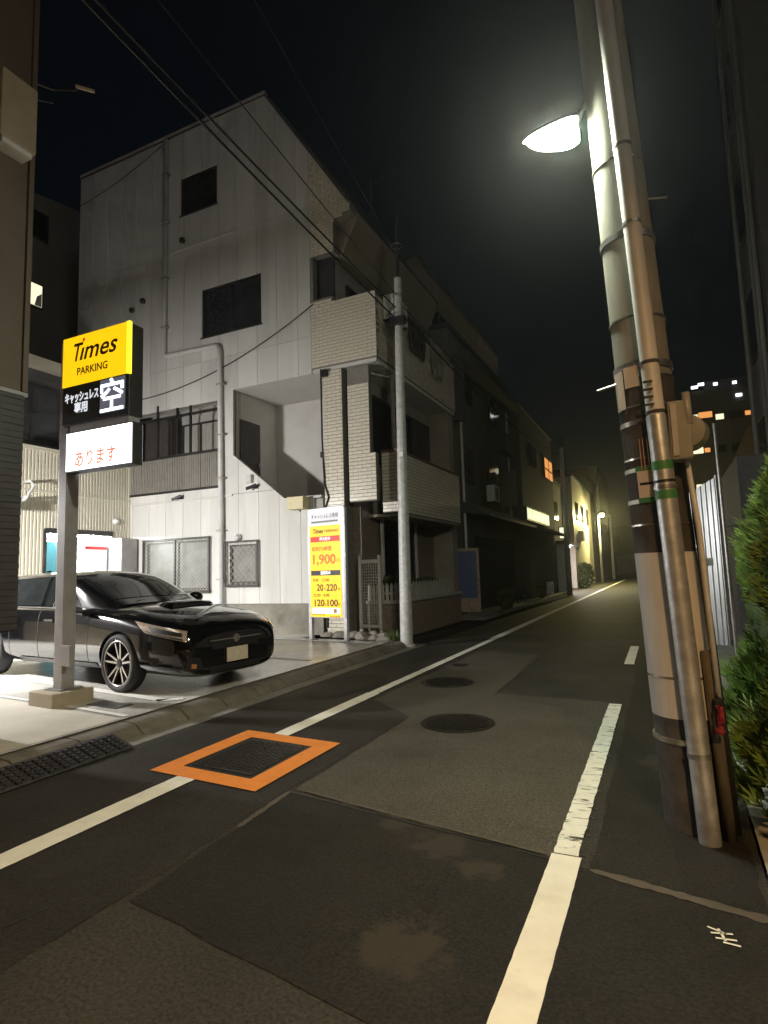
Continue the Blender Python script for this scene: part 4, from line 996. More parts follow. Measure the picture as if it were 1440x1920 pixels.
b.build('axle', 'black', car)

# ================================================================== BACK OF THE LOT: ribbed-siding building with lit alcove
rb = thing('siding_building', 'cream ribbed-siding building behind the car with a lit vending alcove', 'building', (-13.5, 9, 0))
XB = -13.0
def ribbed(y0, y1, z0, z1, name, parent=rb, m='siding', x=XB, pitch=.085):
    b = MB(); y = y0; prof = []
    while y < y1:
        for dy, dx in ((0, 0), (.045, 0), (.055, -.018), (.075, -.018)):
            if y+dy < y1: prof.append((y+dy, x+dx))
        y += pitch
    prof.append((y1, x))
    for i in range(len(prof)-1):
        (a, xa), (c, xc) = prof[i], prof[i+1]; b.quad((xa, a, z0), (xc, c, z0), (xc, c, z1), (xa, a, z1))
    return b.build(name, m, parent, fix=False)
AY0, AY1, AZ = 8.95, 10.75, 2.62
ribbed(5.5, 11.28, 3.62, 4.56, 'siding')
ribbed(5.5, 11.28, 2.75, 3.58, 'siding')
ribbed(5.5, AY0-.06, .12, 2.75, 'siding')
ribbed(10.82, 11.28, .12, 2.75, 'siding')
MB().box(XB-.03, XB+.03, 5.5, 11.28, 3.58, 3.62).build('trim_band', 'siding', rb)
MB().box(XB-.02, XB+.035, 11.25, 11.295, .12, 4.56).build('corner_trim', 'siding', rb)
MB().box(XB-.2, XB+.06, 5.5, 11.29, 4.56, 4.64).build('coping', 'siding', rb)
box('back_wall', 'core', rb, -14.6, XB-.022, 5.5, AY0-.1, .1, 4.56); box('upper_core', 'core', rb, -14.6, XB-.022, AY0-.1, 11.25, 2.9, 4.56)
# alcove
box('alcove_back', 'white', rb, -14.4, -14.3, AY0-.1, 11.2, .12, 2.9); box('alcove_side', 'white', rb, -14.3, XB-.03, AY0-.1, AY0-.04, .12, 2.75)
box('alcove_end', 'white', rb, -14.3, XB-.03, 10.76, 10.84, .12, 2.75); box('alcove_ceiling', 'white', rb, -14.3, XB-.03, AY0-.04, 10.76, 2.68, 2.78)
MB().box(XB-.03, XB+.02, AY0-.07, AY0, .12, 2.72).box(XB-.03, XB+.02, AY0, 10.76, 2.62, 2.75).build('alcove_frame', 'frame', rb)
for k, yy in enumerate((9.35, 9.85, 10.3)):
    MB().box(-13.9, -13.12, yy, yy+.07, 2.63, 2.665).build('tube_light', 'lamp_lot', rb, fix=False)
# teal door panel
t = thing('teal_panel', 'glowing teal panel on the left inside of the lit alcove', 'panel', (-13.2, 9.2, .12))
MB().box(-13.28, -13.22, 9.0, 9.62, .12, 2.45).build('sheet', 'teal', t); MB().box(-13.29, -13.2, 9.62, 9.68, .12, 2.5).build('frame', 'white', t)
# vending machine
t = thing('vending_machine', 'glowing white vending machine with red top edge in the alcove', 'vending machine', (-13.2, 10.35, .12))
MB().box(-13.75, -13.1, 10.03, 10.72, .14, 2.38).build('cabinet', 'white', t, bevel=.02)
MB().box(-13.1, -13.088, 10.07, 10.66, 1.55, 2.26).build('display_window', 'vend', t); MB().box(-13.1, -13.086, 10.05, 10.68, 2.27, 2.34).build('top_strip', 'red', t)
MB().prism([(10.1, 1.0), (10.64, 1.0), (10.64, 1.3), (10.5, 1.46), (10.24, 1.46), (10.1, 1.3)], 'x', -13.1, -13.085).build('lower_panel', mat('grey_blue_panel', (.3, .34, .42), .4), t)
MB().prism([(10.2, 1.06), (10.56, 1.06), (10.56, 1.26), (10.46, 1.36), (10.3, 1.36), (10.2, 1.26)], 'x', -13.086, -13.08).build('panel_insert', 'vend', t)
MB().box(-13.1, -13.08, 10.15, 10.6, .4, .62).build('delivery_flap', 'black', t)
# grey equipment cabinet right of the alcove
t = thing('equipment_cabinet', 'plain grey equipment cabinet between the vending alcove and the apartment wall', 'cabinet', (-12.8, 11.0, .12))
MB().box(-12.98, -12.6, 10.72, 11.22, .12, 2.56).build('case', 'post', t, bevel=.015); MB().box(-12.6, -12.59, 10.76, 11.18, .3, 2.2).build('door', 'post', t)
MB().box(-12.59, -12.575, 11.1, 11.13, 1.6, 1.8).build('handle', 'steel', t)
# small dome light on siding
MB().lathe([(.09, 0), (.09, .03), (.06, .08), (.001, .1)], 16, 'x', (XB+.001, 10.85, 3.02)).build('dome_vent', 'white', rb, smooth=True)
# upper set-back storey with window and ledge
box('upper_storey', 'darkwall', rb, -17, -13.6, 5.5, 11.25, 4.64, 6.7)
MB().box(-17, -13.35, 5.5, 11.27, 6.7, 6.95).build('roof_slab', 'siding', rb)
f = MB().box(-13.6, -13.55, 7.3, 9.6, 4.8, 6.3).build('window', 'frame', rb); MB().box(-13.55, -13.54, 7.36, 8.42, 4.86, 6.24).build('pane', 'glass', f); MB().box(-13.55, -13.54, 8.48, 9.54, 4.86, 6.24).build('pane', 'glass', f)
# white bracket on the siding wall, its glowing lamp head added unseen
t = thing('flood_lamp', 'white wall bracket with an added unseen lamp head on the ribbed wall by the dark corner', 'lamp', (-12.9, 8.1, 3.3))
MB().tube([(XB, 8.35, 3.75), (XB+.35, 8.3, 3.75), (XB+.5, 8.28, 3.62), (XB+.5, 8.1, 3.3), (XB+.45, 7.8, 3.2)], .035, 10).build('bracket', 'white', t, smooth=True)
MB().tube([(XB, 8.32, 3.38), (XB+.5, 8.2, 3.4)], .03, 8).build('stay', 'white', t, smooth=True)
MB().box(XB+.32, XB+.62, 7.5, 7.8, 3.1, 3.3).build('housing', 'alum', t, bevel=.02)
MB().add([(XB+.625, 7.52, 3.12), (XB+.625, 7.78, 3.12), (XB+.625, 7.78, 3.28), (XB+.625, 7.52, 3.28)], [(0, 1, 2, 3)]).build('lens', 'lit_white', t, fix=False)
MB().add([(XB+.34, 7.805, 3.12), (XB+.6, 7.805, 3.12), (XB+.6, 7.805, 3.28), (XB+.34, 7.805, 3.28)], [(0, 3, 2, 1)]).build('lens', 'lit_white', t, fix=False)

# tall dark house behind with one lit window
t = thing('tower_block', 'tall dark building behind the lot with a single lit cream window', 'building', (-20, 12, 0))
MB().prism([(8.0, 0), (14.5, 0), (14.5, 14.2), (12.0, 13.85), (8.0, 13.1)], 'x', -24, -17).build('wall', 'greywall', t)
f = MB().box(-17, -16.95, 10.70, 11.34, 9.95, 10.74).build('window', 'frame', t); MB().box(-16.95, -16.94, 10.76, 11.29, 10.0, 10.69).build('pane', 'lit_cream', f)
MB().add([(-16.935, 11.05, 10.0), (-16.935, 11.28, 10.0), (-16.935, 11.28, 10.45), (-16.935, 11.12, 10.3)], [(0, 1, 2, 3)]).build('curtain', 'white', f, fix=False)
f = MB().box(-17, -16.95, 10.2, 11.45, 12.2, 13.1).build('window', 'frame', t); MB().box(-16.95, -16.94, 10.26, 11.39, 12.26, 13.04).build('pane', 'glass', f)

# ================================================================== NEAR-LEFT BUILDING CORNER
t = thing('corner_building', 'brown and charcoal clad building edge at the far left of the picture', 'building', (-7, 2, 0))
XC = -5.36
MB().box(-14, XC, -9, 3.42, 3.27, 11).build('upper_cladding', 'brownwall', t, fix=False)
for k in range(36):
    z0 = 1.07+k*.0611; MB().box(-13.98, XC+.006+.004*(k % 2), -9, 3.425, z0+.003, z0+.0585).build('cladding_board', 'darktile', t, fix=False)
MB().box(-13.9, XC+.002, -9, 3.421, 1.06, 3.268).build('backing', 'black', t, fix=False)
MB().box(-13.9, XC-.09, -9, 3.33, .0, 1.05).build('base_wall', 'basewall', t, fix=False)
MB().box(-14, XC+.02, -9, 3.45, 3.25, 3.285).build('flashing', 'post', t, fix=False)
MB().box(XC-.05, XC+.03, 3.39, 3.44, 3.29, 11).build('corner_trim', 'brownwall', t, fix=False)
for yy in (2.1, .7, -.8): MB().box(XC, XC+.004, yy, yy+.01, 3.29, 11).build('panel_joint', 'black', t, fix=False)
MB().box(XC, XC+.17, 3.02, 3.36, 5.6, 6.27).build('vent_cover', 'boxpaint', t, bevel=.015)
MB().box(XC, XC+.15, 3.05, 3.33, 5.55, 5.6).build('vent_outlet', 'white', t)
t = thing('flood_lamp', 'parking lot floodlight fixed to the lot side of the corner building', 'lamp', (-10.5, 3.45, 3.0))
MB().box(-10.56, -10.44, 3.43, 3.66, 3.0, 3.1).build('bracket', 'steel', t)
MB().prism([(3.50, 2.93), (3.57, 2.83), (3.82, 3.06), (3.75, 3.16)], 'x', -10.8, -10.2).build('housing', 'alum', t, bevel=.01)
MB().add([(-10.77, 3.585, 2.828), (-10.23, 3.585, 2.828), (-10.23, 3.822, 3.046), (-10.77, 3.822, 3.046)], [(3, 2, 1, 0)]).build('lens', 'lamp_flood', t, fix=False)
t = thing('antenna_bracket', 'faint metal antenna arm sticking out from the brown building edge', 'antenna', (-5.4, 3.4, 6.8))
MB().tube([(-5.45, 3.42, 6.55), (-5.55, 3.75, 6.75), (-5.5, 4.0, 6.92)], .012, 6).tube([(-5.45, 3.42, 6.35), (-5.55, 3.75, 6.6)], .01, 6).build('arm', 'rail', t)
MB().cyl((-5.5, 3.98, 6.95), (-5.42, 4.15, 6.99), .02, .02, 8).build('tip', 'boxpaint', t)

# ================================================================== UTILITY POLE (near right)
up_ = thing('utility_pole', 'thick concrete utility pole with brown wrap at the right of the road', 'utility pole', (.08, 3.92, 0))
ax = lambda z: Vector((.08-.040*z, 3.92, z))
rad = lambda z: .172-.0048*z
def pole_seg(z0, z1, m, extra, name, n=10):
    b = MB(); pr = []
    rings_ = []
    for i in range(n+1):
        z = z0+(z1-z0)*i/n; c = ax(z); r_ = rad(z)+extra
        rings_.append([(c.x+r_*math.cos(2*math.pi*k/28), c.y+r_*math.sin(2*math.pi*k/28), z) for k in range(28)])
    vs_ = [v for q in rings_ for v in q]
    fs_ = [(i*28+k, i*28+(k+1) % 28, (i+1)*28+(k+1) % 28, (i+1)*28+k) for i in range(n) for k in range(28)]+[tuple(range(28))[::-1], tuple(range(n*28, (n+1)*28))]
    return smooth_angle(b.add(vs_, fs_).build(name, m, up_))
pole_seg(-.1, 8.5, 'conc', 0, 'shaft'); pole_seg(.62, 1.56, 'sheet', .006, 'guard_sheet'); pole_seg(1.56, 2.62, 'wrap', .004, 'brown_wrap')
pole_seg(.0, .62, mat('grey_base_wrap', (.085, .083, .08), .85, spec=.2, amt=.3, scale=7, stain=(.14, .135, .125), ss=4, sa=.6, bump=.25, bscale=80), .003, 'base_wrap')
for z in (1.72, 2.12, 2.33, 2.44, 2.62, 3.0, 4.05, .48, .84): 
    pole_seg(z, z+(.012 if z not in (2.33, .48) else .03), 'silverband', .009 if z != .48 else .014, 'steel_band', 1)
pole_seg(3.52, 3.56, 'steel', .010, 'cable_strap', 1); pole_seg(2.68, 2.72, 'steel', .012, 'cable_strap', 1)
def on_pole(z, ang, r_add=.0):
    c = ax(z); r_ = rad(z)+r_add; return Vector((c.x+r_*math.cos(ang), c.y+r_*math.sin(ang), z))
def wrap_tag(z0, z1, a0, a1, m, name, add=.012, label=None):
    b = MB(); n = 6; P = []
    for i in range(n+1):
        a = a0+(a1-a0)*i/n; P += [tuple(on_pole(z0, a, add)), tuple(on_pole(z1, a, add))]
    b.add(P, [(2*i, 2*i+2, 2*i+3, 2*i+1) for i in range(n)]); return b.build(name, m, up_, smooth=True)
wrap_tag(2.44, 2.68, R(196), R(228), 'tag', 'notice_tag', .014); wrap_tag(2.56, 2.69, R(232), R(262), 'tag', 'notice_tag', .018)
pt = wrap_tag(1.86, 2.07, R(236), R(276), 'tag', 'number_plate', .018)
wrap_tag(2.045, 2.075, R(234), R(278), 'green', 'green_tape', .020); wrap_tag(1.855, 1.885, R(234), R(278), 'green', 'green_tape', .020); wrap_tag(1.96, 1.975, R(240), R(272), 'black', 'plate_print', .020)
for (z0, z1) in ((2.045, 2.07), (1.855, 1.88)): wrap_tag(z0, z1, R(178), R(234), mat('pale_tape', (.55, .6, .55), .3), 'pale_tape', .010)
for a in (248, 254, 262): MB().tube([on_pole(2.05, R(a), .022), on_pole(2.24, R(a), .014)], .003, 5).build('copper_wire', mat('copper', (.3, .12, .06), .5), up_)
MB().tube([on_pole(2.62, R(200), .01), on_pole(2.6, R(190), .12)], .008, 6).build('step_bolt', 'steel', up_)
# step bolts higher up
for z, a in ((3.85, 20),): MB().tube([on_pole(z, R(a), 0), on_pole(z, R(a), .13)], .008, 6).build('step_bolt', 'steel', up_)
# cable riser pipe strapped to the pole
rp_ = thing('riser_pipe', 'slim galvanised steel riser pipe strapped to the utility pole', 'pipe', (.12, 3.68, 0))
pa = lambda z: Vector((.125-.042*z, 3.69+.0015*z, z))
def pipe_seg(z0, z1, r_, m, name):
    o = MB().cyl(pa(z0), pa(z1), r_, r_, 22).build(name, m, rp_); return smooth_angle(o)
pipe_seg(0, 2.35, .056, mat('bright_galvanised_pipe', (.56, .58, .6), .4, metal=.7, amt=.2, scale=16, stain=(.36, .36, .36), ss=6, sa=.5), 'steel_pipe'); pipe_seg(2.28, 8.4, .05, 'pipe', 'cable_sheath')
for z in (2.36, 2.66, 3.54, 4.05): pipe_seg(z, z+.02, .054, 'wrap' if z != 3.54 else 'steel', 'strap')
for z in (2.03, 1.86): pipe_seg(z, z+.05, .059, 'green', 'green_tape')
pipe_seg(1.955, 1.97, .06, 'black', 'black_tape'); pipe_seg(1.92, 1.94, .062, 'steel', 'strap'); pipe_seg(.44, .47, .06, 'steel', 'strap')
b = MB()
for k in range(4): b.box(pa(2.5).x-.05+.0, pa(2.5).x-.0, 3.625, 3.6285, 2.40+k*.045, 2.415+k*.045)
b.build('printed_mark', 'wrap', rp_)
# second thin conduit, timber stake and red tie behind
t = thing('thin_conduit', 'thin pale conduit and brown stake behind the riser pipe', 'conduit', (.22, 3.8, 0))
MB().tube([(.225, 3.74, .75), (.20, 3.76, 1.7), (.15, 3.76, 2.3)], .016, 10).build('pale_tube', 'pipe', t, smooth=True)
MB().cyl((.225, 3.76, 0), (.185, 3.78, 1.0), .034, .03, 12).build('stake', mat('old_timber', (.1, .085, .06), .8, amt=.3, scale=12, stretch=(4, 4, .5)), t, smooth=True)
MB().cyl((.27, 3.86, -.02), (.185, 3.86, 2.0), .02, .018, 12).build('dark_conduit', 'frame', t, smooth=True)
MB().box(.20, .235, 3.70, 3.725, .62, .76).build('clip', 'black', t)
b = MB(); P = []
for i in range(9):
    for k in range(5):
        P.append((.205+.012*math.sin(k*1.7+i*.5)+.006*k, 3.68+.008*math.cos(i*1.9+k), .72-.018*i+.006*math.sin(k*2)))
b.add(P, [(i*5+k, i*5+k+1, (i+1)*5+k+1, (i+1)*5+k) for i in range(8) for k in range(4)])
o = tag(b.build('red_tie', 'redcloth', None, smooth=True), 'crumpled red cloth tied to the conduit by the pole', 'cloth'); o.modifiers.new('s', 'SOLIDIFY').thickness = .012
# round plastic closure on the pole
t = thing('cable_closure', 'grey round plastic cable closure box fixed beside the riser pipe', 'cable box', (.2, 3.75, 2.25))
smooth_angle(MB().cyl((.195, 3.80, 2.24), (.175, 3.68, 2.24), .105, .095, 28).build('drum', mat('grey_plastic', (.24, .235, .2), .5), t, bevel=.01))
MB().box(.085, .20, 3.66, 3.80, 2.08, 2.42).build('back_box', bpy.data.materials['grey_plastic'], t, bevel=.012)
MB().cyl((.19, 3.68, 2.28), (.185, 3.67, 2.46), .022, .022, 12).build('gland', 'post', t, smooth=True)
MB().box(.10, .13, 3.65, 3.662, 2.1, 2.4).build('rib', 'post', t)

# ------------------------------------------------------------------ street lamp on the pole
sl = thing('street_lamp', 'glowing bowl-shaped street lamp on the near utility pole', 'street lamp', (-.25, 3.9, 4.5))
MB().tube([(-.10, 3.90, 4.62), (-.2, 3.9, 4.62), (-.27, 3.9, 4.56), (-.31, 3.9, 4.475)], .018, 10).build('arm', 'steel', sl, smooth=True)
MB().box(-.12, -.06, 3.85, 3.95, 4.5, 4.72).build('clamp', 'steel', sl)
def bowl(x0, x1, zc, wy, h, sgn):
    b = MB(); nu, nv = 16, 12; P = []
    for i in range(nu+1):
        u = i/nu; x = x0+(x1-x0)*u; k = (1-(1-u)**2.1)**.62*(1 if u < .75 else 1-.2*((u-.75)/.25)**2)
        for j in range(nv+1):
            a = math.pi*j/nv; P.append((x, 3.9+wy*k*math.cos(a), zc+sgn*h*k*math.sin(a)))
    b.add(P, [(i*(nv+1)+j, i*(nv+1)+j+1, (i+1)*(nv+1)+j+1, (i+1)*(nv+1)+j) for i in range(nu) for j in range(nv)]); return b
bowl(-.68, -.29, 4.46, .1, .045, 1).build('cover', 'steel', sl, smooth=True)
bowl(-.655, -.31, 4.455, .094, .135, -1).build('lens', 'lamp_near', sl, smooth=True)
MB().add([(-.30, 3.82, 4.37), (-.30, 3.98, 4.37), (-.30, 3.99, 4.5), (-.30, 3.81, 4.5)], [(0, 1, 2, 3)]).build('end_cap', 'steel', sl, fix=False)

# warm street lamp of the same street standing behind the camera
bl = thing('street_lamp', 'warm street lamp on a steel post behind the viewpoint', 'street lamp', (2.6, -1.6, 0))
MB().cyl((2.6, -1.6, 0), (2.6, -1.6, 5.0), .07, .05, 14).build('post', 'steel', bl, smooth=True)
MB().tube([(2.6, -1.6, 4.95), (2.3, -1.5, 5.1), (1.95, -1.4, 5.1)], .025, 8).build('arm', 'steel', bl, smooth=True)
MB().box(1.6, 2.0, -1.5, -1.3, 5.06, 5.16).build('housing', 'steel', bl, bevel=.02)
MB().add([(1.63, -1.48, 5.055), (1.97, -1.48, 5.055), (1.97, -1.32, 5.055), (1.63, -1.32, 5.055)], [(3, 2, 1, 0)]).build('lens', 'lamp_back', bl, fix=False)
MB().box(1.6, 2.0, -1.505, -1.49, 5.02, 5.06).box(1.6, 2.0, -1.31, -1.295, 5.02, 5.06).box(1.595, 1.61, -1.49, -1.31, 5.02, 5.06).box(1.99, 2.005, -1.49, -1.31, 5.02, 5.06).build('skirt', 'steel', bl, fix=False)

# ================================================================== STREET POLE (left, grey steel) with cables
sp_ = thing('street_pole', 'mottled grey steel street pole at the kerb before the apartment building', 'pole', (-4.67, 10.75, 0))
o = MB().cyl((-4.67, 10.75, 0), (-4.6, 10.75, 7.6), .127, .075, 24).build('shaft', 'polesteel', sp_); smooth_angle(o)
o = MB().cyl((-4.6, 10.75, 7.6), (-4.57, 10.75, 9.0), .04, .025, 12).build('top_rod', 'rail', sp_)
MB().lathe([(.17, 0), (.17, .02), (.15, .05), (.135, .06)], 24, 'z', (-4.67, 10.75, .0)).build('collar', 'polesteel', sp_)
MB().box(-4.75, -4.45, 10.72, 10.78, 6.95, 7.02).build('crossarm', 'steel', sp_); MB().box(-4.64, -4.56, 10.62, 10.66, 3.78, 3.88).build('band', 'white', sp_)
for z in (7.2, 6.8, 8.3): MB().lathe([(.12, 0), (.12, .03)], 16, 'z', (-4.6, 10.75, z)).build('band', 'steel', sp_)
MB().box(-4.75, -4.42, 10.6, 10.72, 6.55, 6.72).build('splice_box', 'black', sp_, bevel=.01)
def sag(a, b_, s_, n=26):
    a = Vector(a); b_ = Vector(b_); return [a.lerp(b_, i/n)-Vector((0, 0, s_*4*(i/n)*(1-i/n))) for i in range(n+1)]
A0 = Vector((-4.62, 10.7, 7.0))
def far(a, via, k): return a+(Vector(via)-a)*k
cables = [((-4.64, 10.7, 6.95), (-4.43, 5, 6.96), 2.6, .014, 'thick black overhead cable bundle crossing the building corner, upper'),
          ((-4.66, 10.7, 6.72), (-4.63, 5, 7.05), 2.6, .016, 'thick black overhead cable bundle crossing the building corner, lower'),
          ((-4.6, 10.7, 7.2), (-4.3, 5, 7.45), 2.6, .007, 'thin overhead wire just above the cable bundles'),
          ((-4.6, 10.7, 8.2), (-3.6, 5, 7.8), 2.4, .006, 'highest thin overhead wire from the grey pole tip')]
for p, v, k, r_, lab in cables:
    e = far(Vector(p), v, k)
    o = MB().tube(sag(p, e, .12), r_, 8).build('overhead_cable', 'cable', None, smooth=True); tag(o, lab, 'cable')
    if r_ > .01:
        ws = MB(); pts = sag(p, e, .12, 120)
        for i in range(0, 118, 2): ws.tube([pts[i]+Vector((0, 0, r_)), pts[i+1]+Vector((r_*1.1, 0, -r_*.2)), pts[i+2]+Vector((0, 0, r_))], .006, 4)
        ws.build('lashing_wire', 'cable', o)
tag(MB().tube(sag((-4.66, 10.7, 7.1), (-5.5, 12.0, 7.4), .05, 10), .012, 6).build('service_wire', 'cable', None), 'short service wire from the grey pole to the balcony', 'cable')
tag(MB().tube(sag((-4.6, 10.7, 6.9), (-4.4, 30, 7.2), .5), .02, 6).build('overhead_cable', 'cable', None, smooth=True), 'overhead cable running on along the street from the grey pole', 'cable')
tag(MB().tube(sag((-4.6, 10.7, 7.1), (-4.5, 30, 7.5), .4), .012, 6).build('overhead_cable', 'cable', None, smooth=True), 'thinner overhead cable running on along the street from the grey pole', 'cable')
tag(MB().tube(sag((-12.6, YW-.08, 6.35), (-7.0, YW-.05, 7.8), .35), .012, 6).build('wall_wire', 'cable', None, smooth=True), 'thin dark wire slung across the pale side wall below the third-floor window', 'cable')
tag(MB().tube(sag((-15.2, YW-.06, 12.8), (-11.75, YW-.06, 13.6), .12), .009, 6).build('wall_wire', 'cable', None, smooth=True), 'thin wire slung under the roof edge of the pale side wall', 'cable')
# rooftop television aerial
t = thing('roof_aerial', 'thin television aerial standing on the apartment roof edge', 'antenna', (-6.6, 15.5, 10.4))
MB().cyl((-6.6, 13.6, 10.9), (-6.5, 13.6, 12.2), .015, .012, 6).build('mast', 'rail', t); MB().cyl((-6.75, 13.6, 12.0), (-6.2, 13.6, 12.15), .008, .008, 6).build('boom', 'rail', t)

# ================================================================== STREET BEYOND, LEFT SIDE
def house(name, label, x0, x1, y0, y1, h, wall, wins, loc=None, slab=True):
    t = thing(name, label, 'building', ((x0+x1)/2, (y0+y1)/2, 0))
    box('wall', wall, t, x0, x1, y0, y1, 0, h)
    if slab: MB().box(x0-.1, x1+.08, y0-.06, y1+.06, h, h+.14).build('roof', 'roof', t)
    for (yy, w, z, hh, m) in wins:
        f = MB().box(x1, x1+.05, yy, yy+w, z, z+hh).build('window', 'frame', t, fix=False)
        MB().box(x1+.05, x1+.058, yy+.06, yy+w/2-.03, z+.06, z+hh-.06).build('pane', m, f, fix=False)
        MB().box(x1+.05, x1+.058, yy+w/2+.03, yy+w-.06, z+.06, z+hh-.06).build('pane', m, f, fix=False)
    return t
t = house('dark_block', 'dark mortar-walled block just beyond the apartment building', -12, -5.75, 17.4, 25.2, 9.3, 'greywall', [(18.3, 1.3, 4.4, 1.2, 'glass'), (21.5, 1.5, 4.4, 1.2, 'glass'), (18.4, 1.3, 7.2, 1.2, 'glass'), (22, 1.5, 7.2, 1.2, 'glass')])
MB().box(-5.75, -5.1, 17.6, 25, 8.2, 8.4).build('eave', 'darkwall', t); MB().box(-5.75, -5.35, 17.42, 17.7, 6.2, 8.2).build('fin_wall', 'darkwall', t)
MB().cyl((-5.65, 18.05, 0), (-5.65, 18.05, 8.2), .05, .05, 8).build('downpipe', 'pipe', t); MB().cyl((-5.65, 24.6, 3.4), (-5.65, 24.6, 8.2), .05, .05, 8).build('downpipe', 'pipe', t)
MB().box(-5.75, -5.4, 23.4, 24.6, 6.2, 6.25).box(-5.45, -5.42, 23.4, 24.6, 6.25, 7.0).build('balcony', 'rail', t)
aw = MB().prism([(-5.75, 3.7), (-5.75, 3.3), (-4.75, 3.15), (-4.75, 3.25)], 'y', 17.9, 25.2).build('awning', 'darkwall', t)
MB().box(-4.78, -4.72, 17.9, 25.2, 3.12, 3.2).build('gutter', 'railgrey', aw)
MB().box(-5.75, -5.68, 19.0, 24.8, .1, 2.6).build('shutter', 'darkwall', t)
for k in range(24): MB().box(-5.68, -5.665, 19.0, 24.8, .14+k*.1, .2+k*.1).build('shutter_slat', 'darkwall', t, fix=False)
t = house('setback_block', 'taller beige building set back behind the dark block', -14, -7.2, 18.5, 30, 12.6, 'beigewall', [(20, 1.4, 10.2, 1.2, 'glass')])
t = house('shop_house', 'narrow dark house with green-lit fanlight and orange lit window', -12, -5.3, 25.4, 33.6, 8.6, 'darkwall', [(27.5, 1.4, 6.2, 1.1, 'glass')])
f = MB().box(-5.3, -5.24, 31.4, 34.6, 6.0, 7.3).build('window', 'frame', t, fix=False) if False else MB().box(-5.3, -5.24, 31.0, 33.4, 6.1, 7.3).build('window', 'frame', t, fix=False)
MB().box(-5.24, -5.23, 31.1, 33.3, 6.18, 7.22).build('pane', 'lit_warm', f, fix=False); MB().box(-5.23, -5.215, 31.1, 33.3, 6.6, 6.68).box(-5.23, -5.215, 32.1, 32.2, 6.18, 7.22).build('glazing_bar', 'frame', f, fix=False)
f = MB().box(-5.3, -5.2, 25.6, 31.2, 3.55, 4.15).build('fanlight', 'frame', t, fix=False)
for k in range(5): MB().box(-5.2, -5.19, 25.7+k*1.1, 26.7+k*1.1, 3.62, 4.08).build('pane', 'lit_green', f, fix=False)
MB().prism([(-5.3, 3.45), (-5.3, 3.2), (-4.5, 3.05), (-4.5, 3.15)], 'y', 25.5, 33.5).build('awning', 'darkwall', t)
MB().box(-5.3, -5.22, 26, 31, .1, 2.8).build('shutter', 'darkwall', t)
t = house('entrance_house', 'house with brightly lit pinkish entrance porch', -12, -5.6, 33.8, 40.5, 6.5, 'beigewall', [(35, 1.6, 4.2, 1.2, 'glass')])
MB().box(-5.6, -4.8, 33.8, 34.05, 0, 2.9).box(-5.6, -4.8, 33.8, 40.4, 2.7, 2.9).build('porch', 'white', t); MB().box(-5.55, -4.95, 36.2, 36.6, 2.6, 2.68).build('porch_lamp', 'lamp_door', t, fix=False)
MB().box(-5.6, -5.52, 36.5, 38, .1, 2.2).build('door', mat('pink_door', (.45, .36, .36), .5), t)
t = house('lit_house', 'pale house lit yellow-green by the far street lamp', -12, -5.2, 40.7, 52, 7.5, 'siding', [(42, 1.4, 4.6, 1.3, 'glass'), (45, 1.4, 4.6, 1.3, 'glass'), (48, 1.4, 4.6, 1.3, 'glass')])
MB().box(-5.2, -4.9, 43, 44, 3.2, 3.9).build('air_conditioner', 'white', t)
for k, (y0, y1, h, x1, lab) in enumerate([(52.2, 60, 9, -5.4, 'dark gabled house beyond the far street lamp'), (60.2, 72, 11, -5.2, 'last dark building visible along the street')]):
    house('gabled_house', lab, -13, x1, y0, y1, h, 'darkwall', [(y0+2, 1.5, 4.5, 1.2, 'glass'), (y0+5, 1.5, 4.5, 1.2, 'glass')])
t = thing('low_building', 'low dark building closing the end of the street', 'building', (-2, 92, 0))
box('wall', 'darkwall', t, -10, 12, 92, 98, 0, 7); box('shopfront', 'greywall', t, -6, 4, 91.9, 92, .2, 2.8)
MB().box(-3.2, -2.6, 91.85, 91.9, 2.2, 2.6).build('lit_sign', 'lit_white', t); MB().box(-6, 6, 91.2, 92, 2.9, 3.1).build('awning', 'roof', t)
for k in range(4): f = MB().box(-7+k*4, -5.4+k*4, 91.95, 92, 4.2, 5.6).build('window', 'frame', t); 
# far street lamp
t = thing('street_lamp', 'far yellow street lamp on a pale post down the street', 'street lamp', (-4.3, 48.5, 0))
MB().cyl((-4.3, 48.5, 0), (-4.3, 48.5, 5.25), .09, .06, 12).build('post', 'polesteel', t, smooth=True)
MB().tube([(-4.3, 48.5, 5.2), (-4.2, 48.3, 5.4), (-4.0, 48.0, 5.42)], .03, 8).build('arm', 'steel', t)
bm = bmesh.new(); bmesh.ops.create_uvsphere(bm, u_segments=14, v_segments=8, radius=.13); me = bpy.data.meshes.new('globe'); bm.to_mesh(me); bm.free()
o = link('globe', me, 'lamp_far', t, True); o.location = (-4.0, 48.0, 5.33)
MB().lathe([(.17, .02), (.1, .12), (.001, .16)], 14, 'z', (-4.0, 48.0, 5.36)).build('hood', 'steel', t)
# far posts
for k, (x_, y_, h_, lab) in enumerate([(-4.5, 63, 6.5, 'pale utility pole far beyond the yellow lamp'), (-4.35, 31, 7.6, 'dim utility pole halfway down the left side')]):
    tag(MB().cyl((x_, y_, 0), (x_, y_, h_), .14, .1, 12).build('concrete_pole', 'polesteel', None, smooth=True), lab, 'pole')
